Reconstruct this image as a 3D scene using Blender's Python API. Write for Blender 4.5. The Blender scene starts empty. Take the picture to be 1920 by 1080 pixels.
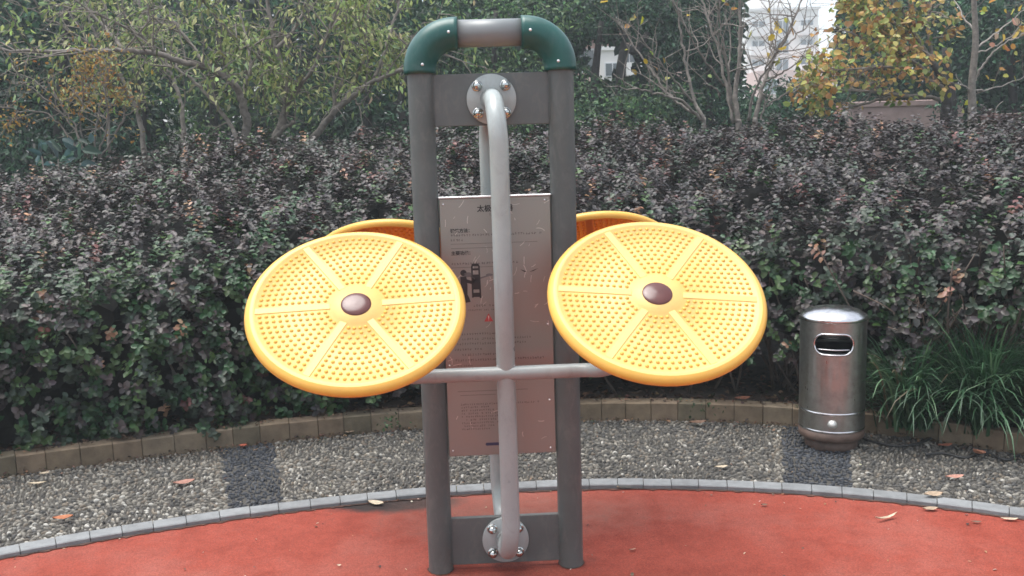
import bpy, math, random
import numpy as np
from mathutils import Matrix, Vector
random.seed(7); rng = np.random.default_rng(11)
S = bpy.context.scene; COL = S.collection; R = math.radians

# ---------------------------------------------------------------- camera
F_PX, CAM_H = 1800.0, 1.6
PITCH, ROLL = math.atan(270/1800), math.atan(0.030)
_f = np.array([0, math.cos(PITCH), -math.sin(PITCH)]); _r = np.array([1., 0, 0]); _u = np.cross(_r, _f)
CR = _r*math.cos(ROLL)-_u*math.sin(ROLL); CU = _u*math.cos(ROLL)+_r*math.sin(ROLL); CC = np.array([0, 0, CAM_H])
cam = bpy.data.cameras.new('camera'); co = bpy.data.objects.new('camera', cam); COL.objects.link(co)
co.matrix_world = Matrix(((CR[0], CU[0], -_f[0], 0), (CR[1], CU[1], -_f[1], 0), (CR[2], CU[2], -_f[2], CAM_H), (0, 0, 0, 1)))
cam.sensor_width = 36; cam.lens = F_PX/1920*36; cam.clip_end = 2000; cam.clip_start = 0.05
cam.dof.use_dof = True; cam.dof.focus_distance = 3.4; cam.dof.aperture_fstop = 13.0
S.camera = co
# ---------------------------------------------------------------- sky, sun, exposure
SUN_EL, SUN_AZ = 76, 285        # compass bearing of the sun, clockwise from +Y
W = bpy.data.worlds.new('World'); S.world = W; W.use_nodes = True
wn = W.node_tree; bg = wn.nodes['Background']
sky = wn.nodes.new('ShaderNodeTexSky'); sky.sky_type = 'NISHITA'; sky.sun_disc = False
sky.sun_elevation = R(SUN_EL); sky.sun_rotation = R(SUN_AZ); sky.air_density = 1.0; sky.dust_density = 3.0; sky.ozone_density = 1.0
hs = wn.nodes.new('ShaderNodeHueSaturation'); hs.inputs['Saturation'].default_value = 0.42
wn.links.new(sky.outputs[0], hs.inputs['Color']); wn.links.new(hs.outputs[0], bg.inputs[0]); bg.inputs[1].default_value = 0.15
sl = bpy.data.lights.new('sun', 'SUN'); sl.energy = 1.5; sl.angle = R(45); sl.color = (1, .98, .95)
so = bpy.data.objects.new('sun', sl); COL.objects.link(so)
a = R(SUN_AZ); e = R(SUN_EL)
sd = Vector((math.sin(a)*math.cos(e), math.cos(a)*math.cos(e), math.sin(e)))
so.rotation_euler = sd.to_track_quat('Z', 'Y').to_euler()
S.view_settings.view_transform = 'Standard'; S.view_settings.look = 'None'
S.view_settings.gamma = 1; S.view_settings.exposure = 1.3
S.cycles.filter_width = 1.6
S.cycles.volume_step_rate = 4

GLARE_HAZE = .0035
# ---------------------------------------------------------------- helpers
def at(px, py, Y):
    """world point seen at a photo pixel, at distance Y"""
    d = _f+(px-960)/F_PX*CR-(py-540)/F_PX*CU
    return CC+d*(Y/d[1])

def nodes(m):
    return m.node_tree.nodes, m.node_tree.links

def mat(name, c, rough=.5, metal=0., var=0., vscale=8., c2=None, bump=0., bscale=60., spec=.5, trans=0., coat=0., detail=6., wear=None, wamt=.4, wscale=22.):
    m = bpy.data.materials.new(name); m.use_nodes = True; N, L = nodes(m); b = N['Principled BSDF']
    b.inputs['Base Color'].default_value = (*c, 1); b.inputs['Roughness'].default_value = rough
    b.inputs['Metallic'].default_value = metal; b.inputs['Specular IOR Level'].default_value = spec
    b.inputs['Coat Weight'].default_value = coat
    tc = N.new('ShaderNodeTexCoord')
    if var or c2:
        n = N.new('ShaderNodeTexNoise'); n.inputs['Scale'].default_value = vscale; n.inputs['Detail'].default_value = detail
        n.inputs['Roughness'].default_value = .65
        L.new(tc.outputs['Object'], n.inputs['Vector'])
        mx = N.new('ShaderNodeMix'); mx.data_type = 'RGBA'
        cr = N.new('ShaderNodeMapRange'); cr.inputs['From Min'].default_value = .35; cr.inputs['From Max'].default_value = .65
        L.new(n.outputs['Fac'], cr.inputs['Value']); L.new(cr.outputs[0], mx.inputs['Factor'])
        ca = tuple(x*(1-var) for x in c); cb = c2 or tuple(x*(1+var) for x in c)
        mx.inputs['A'].default_value = (*ca, 1); mx.inputs['B'].default_value = (*cb, 1)
        L.new(mx.outputs['Result'], b.inputs['Base Color'])
        rr = N.new('ShaderNodeMapRange'); rr.inputs['To Min'].default_value = max(.02, rough-.06); rr.inputs['To Max'].default_value = min(1, rough+.08)
        L.new(n.outputs['Fac'], rr.inputs['Value']); L.new(rr.outputs[0], b.inputs['Roughness'])
    if wear:
        nw = N.new('ShaderNodeTexNoise'); nw.inputs['Scale'].default_value = wscale; nw.inputs['Detail'].default_value = 9; nw.inputs['Roughness'].default_value = .72; nw.inputs['Distortion'].default_value = .6
        mpw = N.new('ShaderNodeMapping'); mpw.inputs['Scale'].default_value = (1, 1, .45); L.new(tc.outputs['Object'], mpw.inputs[0]); L.new(mpw.outputs[0], nw.inputs['Vector'])
        rw = N.new('ShaderNodeMapRange'); rw.inputs['From Min'].default_value = .50; rw.inputs['From Max'].default_value = .70; rw.inputs['To Max'].default_value = wamt; L.new(nw.outputs['Fac'], rw.inputs['Value'])
        mw = N.new('ShaderNodeMix'); mw.data_type = 'RGBA'; L.new(rw.outputs[0], mw.inputs['Factor']); mw.inputs['B'].default_value = (*wear, 1)
        src = b.inputs['Base Color'].links[0].from_socket if b.inputs['Base Color'].links else None
        if src: L.new(src, mw.inputs['A'])
        else: mw.inputs['A'].default_value = (*c, 1)
        L.new(mw.outputs['Result'], b.inputs['Base Color'])
    if bump:
        n2 = N.new('ShaderNodeTexNoise'); n2.inputs['Scale'].default_value = bscale; n2.inputs['Detail'].default_value = 4
        L.new(tc.outputs['Object'], n2.inputs['Vector'])
        bp = N.new('ShaderNodeBump'); bp.inputs['Strength'].default_value = bump; bp.inputs['Distance'].default_value = .004
        L.new(n2.outputs['Fac'], bp.inputs['Height']); L.new(bp.outputs[0], b.inputs['Normal'])
    if trans:
        o = N['Material Output']; t = N.new('ShaderNodeBsdfTranslucent'); t.inputs[0].default_value = (*c, 1)
        mxs = N.new('ShaderNodeMixShader'); mxs.inputs[0].default_value = trans
        L.new(b.outputs[0], mxs.inputs[1]); L.new(t.outputs[0], mxs.inputs[2]); L.new(mxs.outputs[0], o.inputs[0])
    return m

def leafmat(name, rough=.45, trans=.3, spec=.5):
    """leaf whose colour comes from the leaf's own colour attribute"""
    m = bpy.data.materials.new(name); m.use_nodes = True; N, L = nodes(m); b = N['Principled BSDF']
    at_ = N.new('ShaderNodeAttribute'); at_.attribute_name = 'col'
    b.inputs['Roughness'].default_value = rough; b.inputs['Specular IOR Level'].default_value = spec
    L.new(at_.outputs['Color'], b.inputs['Base Color'])
    if trans:
        o = N['Material Output']; t = N.new('ShaderNodeBsdfTranslucent'); L.new(at_.outputs['Color'], t.inputs[0])
        mx = N.new('ShaderNodeMixShader'); mx.inputs[0].default_value = trans
        L.new(b.outputs[0], mx.inputs[1]); L.new(t.outputs[0], mx.inputs[2]); L.new(mx.outputs[0], o.inputs[0])
    return m

def tag(o, label=None, cat=None, group=None, kind=None):
    if label: o['label'] = label
    if cat: o['category'] = cat
    if group: o['group'] = group
    if kind: o['kind'] = kind
    return o

def empty(name, loc=(0, 0, 0), rz=0., parent=None):
    o = bpy.data.objects.new(name, None); COL.objects.link(o); o.location = loc; o.rotation_euler = (0, 0, rz); o.empty_display_size = .1
    if parent: o.parent = parent
    return o

def link(name, me, parent=None, m=None, smooth=None):
    if m and not me.materials: me.materials.append(m)
    o = bpy.data.objects.new(name, me); COL.objects.link(o)
    if parent: o.parent = parent
    return o

def mesh(name, v, f, smooth=False, m=None):
    me = bpy.data.meshes.new(name); me.from_pydata([tuple(map(float, p)) for p in v], [], f)
    if m: me.materials.append(m)
    if smooth: me.polygons.foreach_set('use_smooth', [True]*len(me.polygons))
    me.update(); return me

class MB:
    def __init__(s): s.v = []; s.f = []; s.sm = []
    def add(s, v, f, sm=False):
        n = len(s.v); s.v += [tuple(map(float, p)) for p in v]; s.f += [tuple(i+n for i in q) for q in f]; s.sm += [sm]*len(f); return s
    def box(s, c, d, rot=None, bev=0.):
        x, y, z = d[0]/2, d[1]/2, d[2]/2
        if bev:
            b = min(bev, x*.9, y*.9, z*.9); P = []
            for sx in (-1, 1):
                for sy in (-1, 1):
                    for sz in (-1, 1):
                        P += [(sx*x, sy*(y-b), sz*(z-b)), (sx*(x-b), sy*y, sz*(z-b)), (sx*(x-b), sy*(y-b), sz*z)]
            i = lambda sx, sy, sz, k: ((sx > 0)*4+(sy > 0)*2+(sz > 0))*3+k
            Fs = []
            for q in (-1, 1):
                Fs.append([i(q, -1, -1, 0), i(q, 1, -1, 0), i(q, 1, 1, 0), i(q, -1, 1, 0)][::q])
                Fs.append([i(-1, q, -1, 1), i(-1, q, 1, 1), i(1, q, 1, 1), i(1, q, -1, 1)][::q])
                Fs.append([i(-1, -1, q, 2), i(1, -1, q, 2), i(1, 1, q, 2), i(-1, 1, q, 2)][::q])
            for q in (-1, 1):
                for w in (-1, 1):
                    g = q*w
                    Fs.append([i(q, w, -1, 0), i(q, w, -1, 1), i(q, w, 1, 1), i(q, w, 1, 0)][::g])
                    Fs.append([i(q, -1, w, 0), i(q, 1, w, 0), i(q, 1, w, 2), i(q, -1, w, 2)][::g])
                    Fs.append([i(-1, q, w, 1), i(-1, q, w, 2), i(1, q, w, 2), i(1, q, w, 1)][::g])
                    for r_ in (-1, 1):
                        Fs.append([i(q, w, r_, 0), i(q, w, r_, 1), i(q, w, r_, 2)][::q*w*r_])
        else:
            P = [(sx*x, sy*y, sz*z) for sx in (-1, 1) for sy in (-1, 1) for sz in (-1, 1)]
            Fs = [(0, 1, 3, 2), (4, 6, 7, 5), (0, 4, 5, 1), (2, 3, 7, 6), (0, 2, 6, 4), (1, 5, 7, 3)]
        if rot is not None: P = [rot @ Vector(p) for p in P]
        return s.add([(p[0]+c[0], p[1]+c[1], p[2]+c[2]) for p in P], Fs)
    def tube(s, pts, rad, n=12, cap=True, sm=True):
        pts = [Vector(p) for p in pts]
        if not hasattr(rad, '__len__'): rad = [rad]*len(pts)
        V, Fs = [], []; up = None
        for k, p in enumerate(pts):
            t = (pts[min(k+1, len(pts)-1)]-pts[max(k-1, 0)]).normalized()
            if up is None:
                up = Vector((0, 0, 1)) if abs(t.z) < .9 else Vector((0, 1, 0))
            up = (up-t*up.dot(t)).normalized(); w = t.cross(up)
            for j in range(n):
                q = 2*math.pi*j/n; V.append(p+(up*math.cos(q)+w*math.sin(q))*rad[k])
        for k in range(len(pts)-1):
            for j in range(n):
                j2 = (j+1) % n; Fs.append((k*n+j, k*n+j2, (k+1)*n+j2, (k+1)*n+j))
        s.add(V, Fs, sm)
        if cap:
            m0 = len(s.v)-len(V)
            s.f += [tuple(m0+j for j in range(n))[::-1], tuple(m0+(len(pts)-1)*n+j for j in range(n))]; s.sm += [False, False]
        return s
    def lathe(s, prof, n=32, M=None, sm=True, close=False):
        V, Fs = [], []
        for r_, z in prof:
            for j in range(n):
                q = 2*math.pi*j/n; V.append(Vector((r_*math.cos(q), r_*math.sin(q), z)))
        for k in range(len(prof)-1):
            for j in range(n):
                j2 = (j+1) % n; Fs.append((k*n+j, k*n+j2, (k+1)*n+j2, (k+1)*n+j))
        if M is not None: V = [M @ p for p in V]
        return s.add(V, Fs, sm)
    def prism(s, poly, z0, z1, M=None):
        n = len(poly); V = [Vector((x, y, z0)) for x, y in poly]+[Vector((x, y, z1)) for x, y in poly]
        if M is not None: V = [M @ p for p in V]
        return s.add(V, [tuple(range(n))[::-1], tuple(range(n, 2*n))]+[(k, (k+1) % n, n+(k+1) % n, n+k) for k in range(n)])
    def mesh(s, name, m=None):
        me = bpy.data.meshes.new(name); me.from_pydata(s.v, [], s.f); me.polygons.foreach_set('use_smooth', s.sm)
        if m: me.materials.append(m)
        me.update(); return me
    def build(s, name, m=None, parent=None):
        return link(name, s.mesh(name, m), parent)

def bez(pts, n=8):
    """Catmull-Rom through pts"""
    P = [np.array(p, float) for p in pts]; P = [2*P[0]-P[1]]+P+[2*P[-1]-P[-2]]; out = []
    for i in range(1, len(P)-2):
        for k in range(n):
            t = k/n; a, b, c, d = P[i-1:i+3]
            out.append(.5*((2*b)+(c-a)*t+(2*a-5*b+4*c-d)*t*t+(3*b-a-3*c+d)*t**3))
    out.append(P[-2]); return out

def arc(c, u, w, r, a0, a1, n):
    c, u, w = Vector(c), Vector(u), Vector(w)
    return [c+(u*math.cos(R(a0+(a1-a0)*k/n))+w*math.sin(R(a0+(a1-a0)*k/n)))*r for k in range(n+1)]

def nrm(a): return a/np.maximum(np.linalg.norm(a, axis=-1, keepdims=True), 1e-9)

LEAF_S = {'oval': (.30, .72, 1., .85), 'round': (.22, .70, 1., 1.), 'lance': (.35, .7, 1., .62)}
def leaf_axes(d, n):
    d = nrm(d); n = nrm(n-d*(n*d).sum(-1, keepdims=True)); return d, n, np.cross(n, d)
def leaf_verts(p, d, n, L, Wd, fold, shape):
    d, n, w = leaf_axes(d, n); t1, t2, w1, w2 = LEAF_S[shape]; L = L[:, None]; Wd = Wd[:, None]; fo = fold[:, None]
    V = np.stack([p, p+d*L*t1+w*Wd*.5*w1+n*fo*Wd, p+d*L*t2+w*Wd*.5*w2+n*(fo*Wd-.06*L), p+d*L-n*.18*L,
                  p+d*L*t2-w*Wd*.5*w2+n*(fo*Wd-.06*L), p+d*L*t1-w*Wd*.5*w1+n*fo*Wd], 1)
    return V
def leaf_mesh(name, p, d, n, L, Wd, C, m, shape='oval', fold=None):
    N = len(p); fold = np.full(N, .16) if fold is None else fold
    V = leaf_verts(p, d, n, L, Wd, fold, shape).reshape(-1, 3)
    me = bpy.data.meshes.new(name); me.vertices.add(6*N); me.vertices.foreach_set('co', V.astype(np.float32).ravel())
    base = np.arange(N)[:, None]*6
    idx = np.concatenate([base+np.array([0, 1, 2, 3]), base+np.array([0, 3, 4, 5])], 1).ravel()
    me.loops.add(8*N); me.loops.foreach_set('vertex_index', idx.astype(np.int32))
    me.polygons.add(2*N); me.polygons.foreach_set('loop_start', np.arange(0, 8*N, 4, dtype=np.int32))
    ca = me.attributes.new('col', 'FLOAT_COLOR', 'POINT')
    cc = np.ones((N, 6, 4), np.float32); cc[:, :, :3] = C[:, None, :]
    ca.data.foreach_set('color', cc.ravel()); me.materials.append(m); me.update(calc_edges=True); return me

def pal(names, weights, N, jit=.25):
    P = np.array(names); i = rng.choice(len(P), N, p=np.array(weights)/sum(weights))
    return i, np.clip(P[i]*(1+rng.normal(0, jit, (N, 1)))*(1+rng.normal(0, jit*.25, (N, 3))), .004, .9)

_leafcache = {}
def leaf_objects(parent, p, d, n, L, Wd, C, m, shape, org):
    """single leaves as objects that share a few meshes"""
    key = (m.name, shape)
    if key not in _leafcache:
        _leafcache[key] = {}
    d, n, w = leaf_axes(d, n)
    for k in range(len(p)):
        q = tuple(np.round(np.log(np.maximum(C[k], .004))*3).astype(int)); ch = _leafcache[key]
        if q not in ch:
            one = np.array([[1., 0, 0]]); z = np.array([[0, 0, 1.]])
            ch[q] = leaf_mesh('leaf', np.zeros((1, 3)), one, z, np.array([1.]), np.array([1.]), np.exp(np.array([q])/3.), m, shape, np.array([.1]))
        o = bpy.data.objects.new('leaf', ch[q]); COL.objects.link(o); o.parent = parent
        A = np.eye(4); A[:3, 0] = d[k]*L[k]; A[:3, 1] = w[k]*Wd[k]; A[:3, 2] = n[k]*L[k]; A[:3, 3] = p[k]-org
        o.matrix_local = Matrix(A.tolist())

def foliage(parent, org, p, d, n, L, Wd, C, m, shape='oval', parts=0, name='foliage'):
    """the leaves of one plant: the ones that show largest as parts, the rest as one part"""
    if parts:
        rel = p-CC; z = rel@_f; x = 960+F_PX*(rel@CR)/z; y = 540-F_PX*(rel@CU)/z
        vis = (x > 0) & (x < 1920) & (y > 0) & (y < 1080) & (z > 0)
        score = np.where(vis, L*Wd/z**2, 0)*(rng.uniform(.55, 1, len(p)))
        big = np.argsort(-score)[:parts]; keep = np.ones(len(p), bool); keep[big] = False
        leaf_objects(parent, p[big], d[big], n[big], L[big], Wd[big], C[big], m, shape, org)
        p, d, n, L, Wd, C = p[keep], d[keep], n[keep], L[keep], Wd[keep], C[keep]
    o = link(name, leaf_mesh(name, p-org, d, n, L, Wd, C, m, shape), parent); o['kind'] = 'stuff'
    return o

# ---------------------------------------------------------------- materials
M = {}
M['post'] = mat('post grey paint', (.088, .098, .094), .42, var=.10, vscale=5, wear=(.20, .19, .17), wamt=.35, bump=.05, bscale=250)
M['plate'] = mat('plate grey paint', (.098, .108, .104), .48, var=.08, vscale=6, wear=(.20, .19, .17), wamt=.35, bump=.05, bscale=250)
M['silver'] = mat('silver grey paint', (.33, .365, .355), .28, var=.07, vscale=6, wear=(.19, .18, .165), wamt=.35, bump=.04, bscale=200)
M['barpaint'] = mat('top bar paint', (.185, .20, .20), .36, var=.05, vscale=6)
M['green'] = mat('dark green plastic', (.007, .072, .060), .36, var=.14, vscale=9, wear=(.10, .15, .135), wamt=.28, bump=.05, bscale=200)
M['yellow'] = mat('yellow plastic', (.80, .47, .085), .36, var=.05, wear=(.60, .36, .10), wamt=.35, vscale=7, bump=.03, bscale=300, trans=.15)
M['yellowface'] = mat('skylit worn yellow plastic', (.85, .585, .19), .45, var=.06, wear=(.62, .42, .19), wamt=.45, wscale=14., vscale=9, bump=.03, bscale=300, trans=.22)  # face paler than rim: overexposed skylight put into the colour; scuffs are wear
M['under'] = mat('yellow plastic underside', (.82, .36, .04), .5, var=.05, vscale=7, trans=.55)  # deeper orange: glow of light through the plastic put into the colour
M['cap'] = mat('maroon cap', (.088, .026, .022), .18, var=.10, vscale=20)
M['chrome'] = mat('chrome', (.52, .54, .52), .22, 1.)
M['screw'] = mat('bright screw', (.8, .8, .8), .3, .8)
M['weld'] = mat('weld bead', (.42, .42, .42), .4, var=.2, vscale=120, bump=.6, bscale=200)
M['ink'] = mat('black print', (.02, .018, .018), .5)
M['inkgrey'] = mat('grey print', (.13, .12, .115), .5)
M['small'] = mat('small print ink', (.10, .085, .08), .5)
M['inkred'] = mat('red print', (.42, .05, .05), .5)
M['inkblue'] = mat('dark blue print', (.03, .03, .07), .5)
M['scratch'] = mat('scratched metal', (.72, .68, .62), .45, .6)
M['rubber'] = None
M['pathbase'] = mat('pebble mortar', (.050, .046, .040), .9, var=.3, vscale=14, bump=.5, bscale=120)
M['soil'] = mat('soil', (.055, .042, .032), .95, var=.5, vscale=9, bump=.8, bscale=40)
M['terrain'] = mat('earth and moss', (.05, .06, .03), .95, var=.5, vscale=1.5)
M['bark'] = mat('grey bark', (.17, .15, .13), .85, var=.35, vscale=25, bump=.6, bscale=90)
M['barkdark'] = mat('dark bark', (.035, .032, .03), .9, var=.35, vscale=20, bump=.5, bscale=60)
M['barkpale'] = mat('pale bark', (.30, .27, .24), .8, var=.25, vscale=25, bump=.5, bscale=90)
M['twig'] = mat('twig bark', (.16, .14, .12), .9, var=.3, vscale=20)
M['hedgeleaf'] = leafmat('hedge leaf', .42, .15, .36)
M['treeleaf'] = leafmat('tree leaf', .5, .45, .35)
M['grass'] = leafmat('grass blade', .42, .25, .5)
M['dry'] = leafmat('dry leaf', .7, .15, .3)

def rubber():
    m = bpy.data.materials.new('red rubber granules'); m.use_nodes = True; N, L = nodes(m); b = N['Principled BSDF']
    tc = N.new('ShaderNodeTexCoord')
    def noise(sc, d, rough=.6):
        n = N.new('ShaderNodeTexNoise'); n.inputs['Scale'].default_value = sc; n.inputs['Detail'].default_value = d; n.inputs['Roughness'].default_value = rough
        L.new(tc.outputs['Object'], n.inputs['Vector']); return n
    big, mid = noise(1.1, 5), noise(9, 5)
    v = N.new('ShaderNodeTexVoronoi'); v.inputs['Scale'].default_value = 260; L.new(tc.outputs['Object'], v.inputs['Vector'])
    def mix(a, b_, fac, lo, hi):
        mr = N.new('ShaderNodeMapRange'); mr.inputs['From Min'].default_value = lo; mr.inputs['From Max'].default_value = hi
        L.new(fac, mr.inputs['Value']); x = N.new('ShaderNodeMix'); x.data_type = 'RGBA'; L.new(mr.outputs[0], x.inputs['Factor'])
        for s, c in (('A', a), ('B', b_)):
            if isinstance(c, tuple): x.inputs[s].default_value = (*c, 1)
            else: L.new(c, x.inputs[s])
        return x.outputs['Result']
    c0 = mix((.215, .036, .020), (.275, .053, .032), mid.outputs['Fac'], .35, .65)
    c1 = mix(c0, (.30, .095, .07), big.outputs['Fac'], .50, .72)
    c2 = mix((.20, .03, .025), (1, 1, 1), v.outputs['Color'], 0., 1.)
    mm = N.new('ShaderNodeMix'); mm.data_type = 'RGBA'; mm.blend_type = 'MULTIPLY'; mm.inputs['Factor'].default_value = .5
    hsv = N.new('ShaderNodeSeparateColor'); L.new(v.outputs['Color'], hsv.inputs[0])
    g = mix((.35, .35, .35), (1.3, 1.3, 1.3), hsv.outputs[0], 0., 1.)
    L.new(c1, mm.inputs['A']); L.new(g, mm.inputs['B'])
    # dirt that has gathered in the lowest spot beside the kerb: a stain with its own outline
    mp = N.new('ShaderNodeMapping'); mp.vector_type = 'POINT'; mp.inputs['Location'].default_value = (0.558*2.6, -4.173*7, 0); mp.inputs['Scale'].default_value = (2.6, 7, 1)
    L.new(tc.outputs['Object'], mp.inputs[0]); gr = N.new('ShaderNodeTexGradient'); gr.gradient_type = 'SPHERICAL'; L.new(mp.outputs[0], gr.inputs[0])
    ad = N.new('ShaderNodeMath'); ad.operation = 'MULTIPLY_ADD'; L.new(mid.outputs['Fac'], ad.inputs[0]); ad.inputs[1].default_value = .9; 
    sb = N.new('ShaderNodeMath'); sb.operation = 'SUBTRACT'; L.new(gr.outputs['Fac'], sb.inputs[0]); sb.inputs[1].default_value = .33
    L.new(sb.outputs[0], ad.inputs[2])
    c3 = mix(mm.outputs['Result'], (.020, .013, .011), ad.outputs[0], .20, .60)
    # worn greyish patch round the post feet
    mp2 = N.new('ShaderNodeMapping'); mp2.inputs['Location'].default_value = (-.0*1.1, -4.0*2.2, 0); mp2.inputs['Scale'].default_value = (1.1, 2.2, 1)
    L.new(tc.outputs['Object'], mp2.inputs[0]); g2 = N.new('ShaderNodeTexGradient'); g2.gradient_type = 'SPHERICAL'; L.new(mp2.outputs[0], g2.inputs[0])
    m3 = N.new('ShaderNodeMath'); m3.operation = 'MULTIPLY'; L.new(g2.outputs['Fac'], m3.inputs[0]); L.new(mid.outputs['Fac'], m3.inputs[1])
    c4 = mix(c3, (.20, .10, .075), m3.outputs[0], .1, .7)
    L.new(c4, b.inputs['Base Color']); b.inputs['Roughness'].default_value = .8; b.inputs['Specular IOR Level'].default_value = .3
    bp = N.new('ShaderNodeBump'); bp.inputs['Strength'].default_value = .35; bp.inputs['Distance'].default_value = .003
    L.new(v.outputs['Distance'], bp.inputs['Height']); L.new(bp.outputs[0], b.inputs['Normal'])
    return m
M['rubber'] = rubber()

# ---------------------------------------------------------------- ground plan (polar about the centre of the red floor)
C0 = np.array([.12, 0.])
def curve(pts, deg):
    P = np.array(pts)-C0; th = np.degrees(np.arctan2(P[:, 0], P[:, 1])); r_ = np.hypot(P[:, 0], P[:, 1])
    k = np.polyfit(th, r_, deg); lo, hi = th.min(), th.max()
    return lambda t: np.polyval(k, np.clip(t, lo, hi))
def gp(px, py, z=0.):
    d = _f+(px-960)/F_PX*CR-(py-540)/F_PX*CU; return (CC+d*((z-CAM_H)/d[2]))[:2]
KW = .085
r_in = curve([gp(*q, .02) for q in ((0, 1036), (300, 994), (620, 945), (800, 922), (1100, 906), (1500, 926), (1920, 964))], 3)
r_out = curve([gp(*q) for q in ((0, 893), (300, 858), (480, 836), (790, 797), (1100, 790), (1480, 800), (1900, 850))], 3)
def pol(t, r_, z=0.): return (C0[0]+r_*math.sin(R(t)), C0[1]+r_*math.cos(R(t)), z)

def ring(name, f0, f1, z, m, t0=-80, t1=80, st=1.):
    ts = np.arange(t0, t1+.01, st); V = []
    for t in ts: V += [pol(t, f0(t), z), pol(t, f1(t), z)]
    Fs = [(2*k, 2*k+2, 2*k+3, 2*k+1)[::-1] for k in range(len(ts)-1)]
    o = link(name, mesh(name, V, Fs, False, m)); o['kind'] = 'structure'; return o

o = link('ground', mesh('ground', [(-400, -400, -.05), (400, -400, -.05), (400, 400, -.05), (-400, 400, -.05)], [(0, 1, 2, 3)], False, M['terrain'])); o['kind'] = 'structure'
# red rubber floor
ts = np.arange(-115, 115.1, 1.5); V = [pol(t, r_in(t) if abs(t) < 90 else 4.6, 0) for t in ts]+[(3.5, -5, 0), (-3.5, -5, 0)]
floor = link('rubber_floor', mesh('rubber_floor', V, [tuple(range(len(V)))[::-1]], False, M['rubber'])); floor['kind'] = 'structure'
path = ring('pebble_path', lambda t: r_in(t)+KW-.01, lambda t: r_out(t)+.02, -.004, M['pathbase'])
bed = ring('planting_bed', lambda t: r_out(t)+.08, lambda t: r_out(t)+4.5, .075, M['soil'])

# kerb stones
def kerb(name, rf, w, z0, z1, arc_len, mats, bev, tmax=62, jit=.004, gap=.0012):
    root = empty(name, (C0[0], C0[1], 0)); root['kind'] = 'structure'
    t = -tmax
    while t < tmax:
        r_ = rf(t); dt = math.degrees(arc_len*random.uniform(.9, 1.1)/r_); g = math.degrees(gap/r_); tm = t+dt/2
        a0, a1 = t+g, t+dt-g; h = z1+random.uniform(-jit, jit); q = random.uniform(-jit, jit); b = bev
        def rr(tt, off): return rf(tt)+off+q
        V = []
        for tt in (a0, a1):
            for off, z in ((0, z0), (0, h-b), (b, h), (w-b, h), (w, h-b), (w, z0)):
                x, y, zz = pol(tt, rr(tt, off), z); V.append((x-C0[0], y-C0[1], zz))
        # chamfered ends
        mb = MB(); e0 = math.degrees(b*.35/r_)
        V2 = []
        for tt, ins in ((a0, 1), (a0+e0, 0), (a1-e0, 0), (a1, 1)):
            for off, z in ((ins*b*.5, z0), (ins*b*.5, h-b-ins*b*.3), (b+ins*b*.3, h-ins*b*.5), (w-b-ins*b*.3, h-ins*b*.5), (w-ins*b*.5, h-b-ins*b*.3), (w-ins*b*.5, z0)):
                x, y, zz = pol(tt, rr(tt, off), z); V2.append((x-C0[0], y-C0[1], zz))
        Fs = []
        for s_ in range(3):
            for j in range(5):
                k = s_*6+j; Fs.append((k, k+6, k+7, k+1)[::-1])
        Fs.append((0, 1, 2, 3, 4, 5)[::-1]); Fs.append((18, 19, 20, 21, 22, 23))
        mb.add(V2, Fs); mb.build(name+'_stone', random.choice(mats), root); t += dt
    return root
gm = [mat('grey kerb stone', (c, c*1.04, c*1.05), .75, var=.16, vscale=14, bump=.5, bscale=140) for c in (.165, .18, .195)]
bm_ = [mat('brown kerb stone', c, .85, var=.25, vscale=10, bump=.6, bscale=90) for c in ((.150, .112, .072), (.172, .134, .090), (.118, .096, .062), (.158, .116, .076))]
inner = kerb('kerb', r_in, KW, -.04, .022, .128, gm, .004, jit=.0015)
outer = kerb('planter_edging', r_out, .10, -.04, .105, .15, bm_, .007, jit=.003, gap=.0008)

dm = mat('dirt', (.07, .035, .025), .95, var=.5, vscale=20)
ts_ = np.arange(-60, 60.1, .25); V = []
for t_ in ts_:
    V += [pol(t_, r_in(t_)+.003, .004), pol(t_, r_in(t_)-.004-.012*abs(math.sin(t_*1.7)+math.sin(t_*4.3+1)+.8*math.sin(t_*9.1))*.6-random.uniform(0, .006), .004)]
d_ = link('dirt', mesh('dirt', V, [(2*k, 2*k+1, 2*k+3, 2*k+2) for k in range(len(ts_)-1)], False, dm)); d_['kind'] = 'stuff'; tag(d_, 'thin line of dirt gathered along the foot of the grey kerb', 'dirt')
for sx in (-1, 1):
    ca, sa = math.cos(R(2.45)), math.sin(R(2.45)); fx_, fy_ = -.0535+sx*.249*ca, 3.48+sx*.249*sa; V = []
    for k in range(60):
        q = 2*math.pi*k/60; V += [(fx_+.044*math.cos(q), fy_+.044*math.sin(q), .003), (fx_+(.0485+.003*math.sin(3*q+sx)+random.uniform(0, .005))*math.cos(q), fy_+(.0485+.003*math.sin(3*q+sx)+random.uniform(0, .005))*math.sin(q), .003)]
    d_ = link('dirt', mesh('dirt', V, [(2*k, 2*k+1, (2*k+3) % 120, (2*k+2) % 120) for k in range(60)], False, dm)); d_['kind'] = 'stuff'; tag(d_, 'ring of dirt round the foot of the %s grey post' % ('left' if sx < 0 else 'right'), 'dirt')
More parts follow.
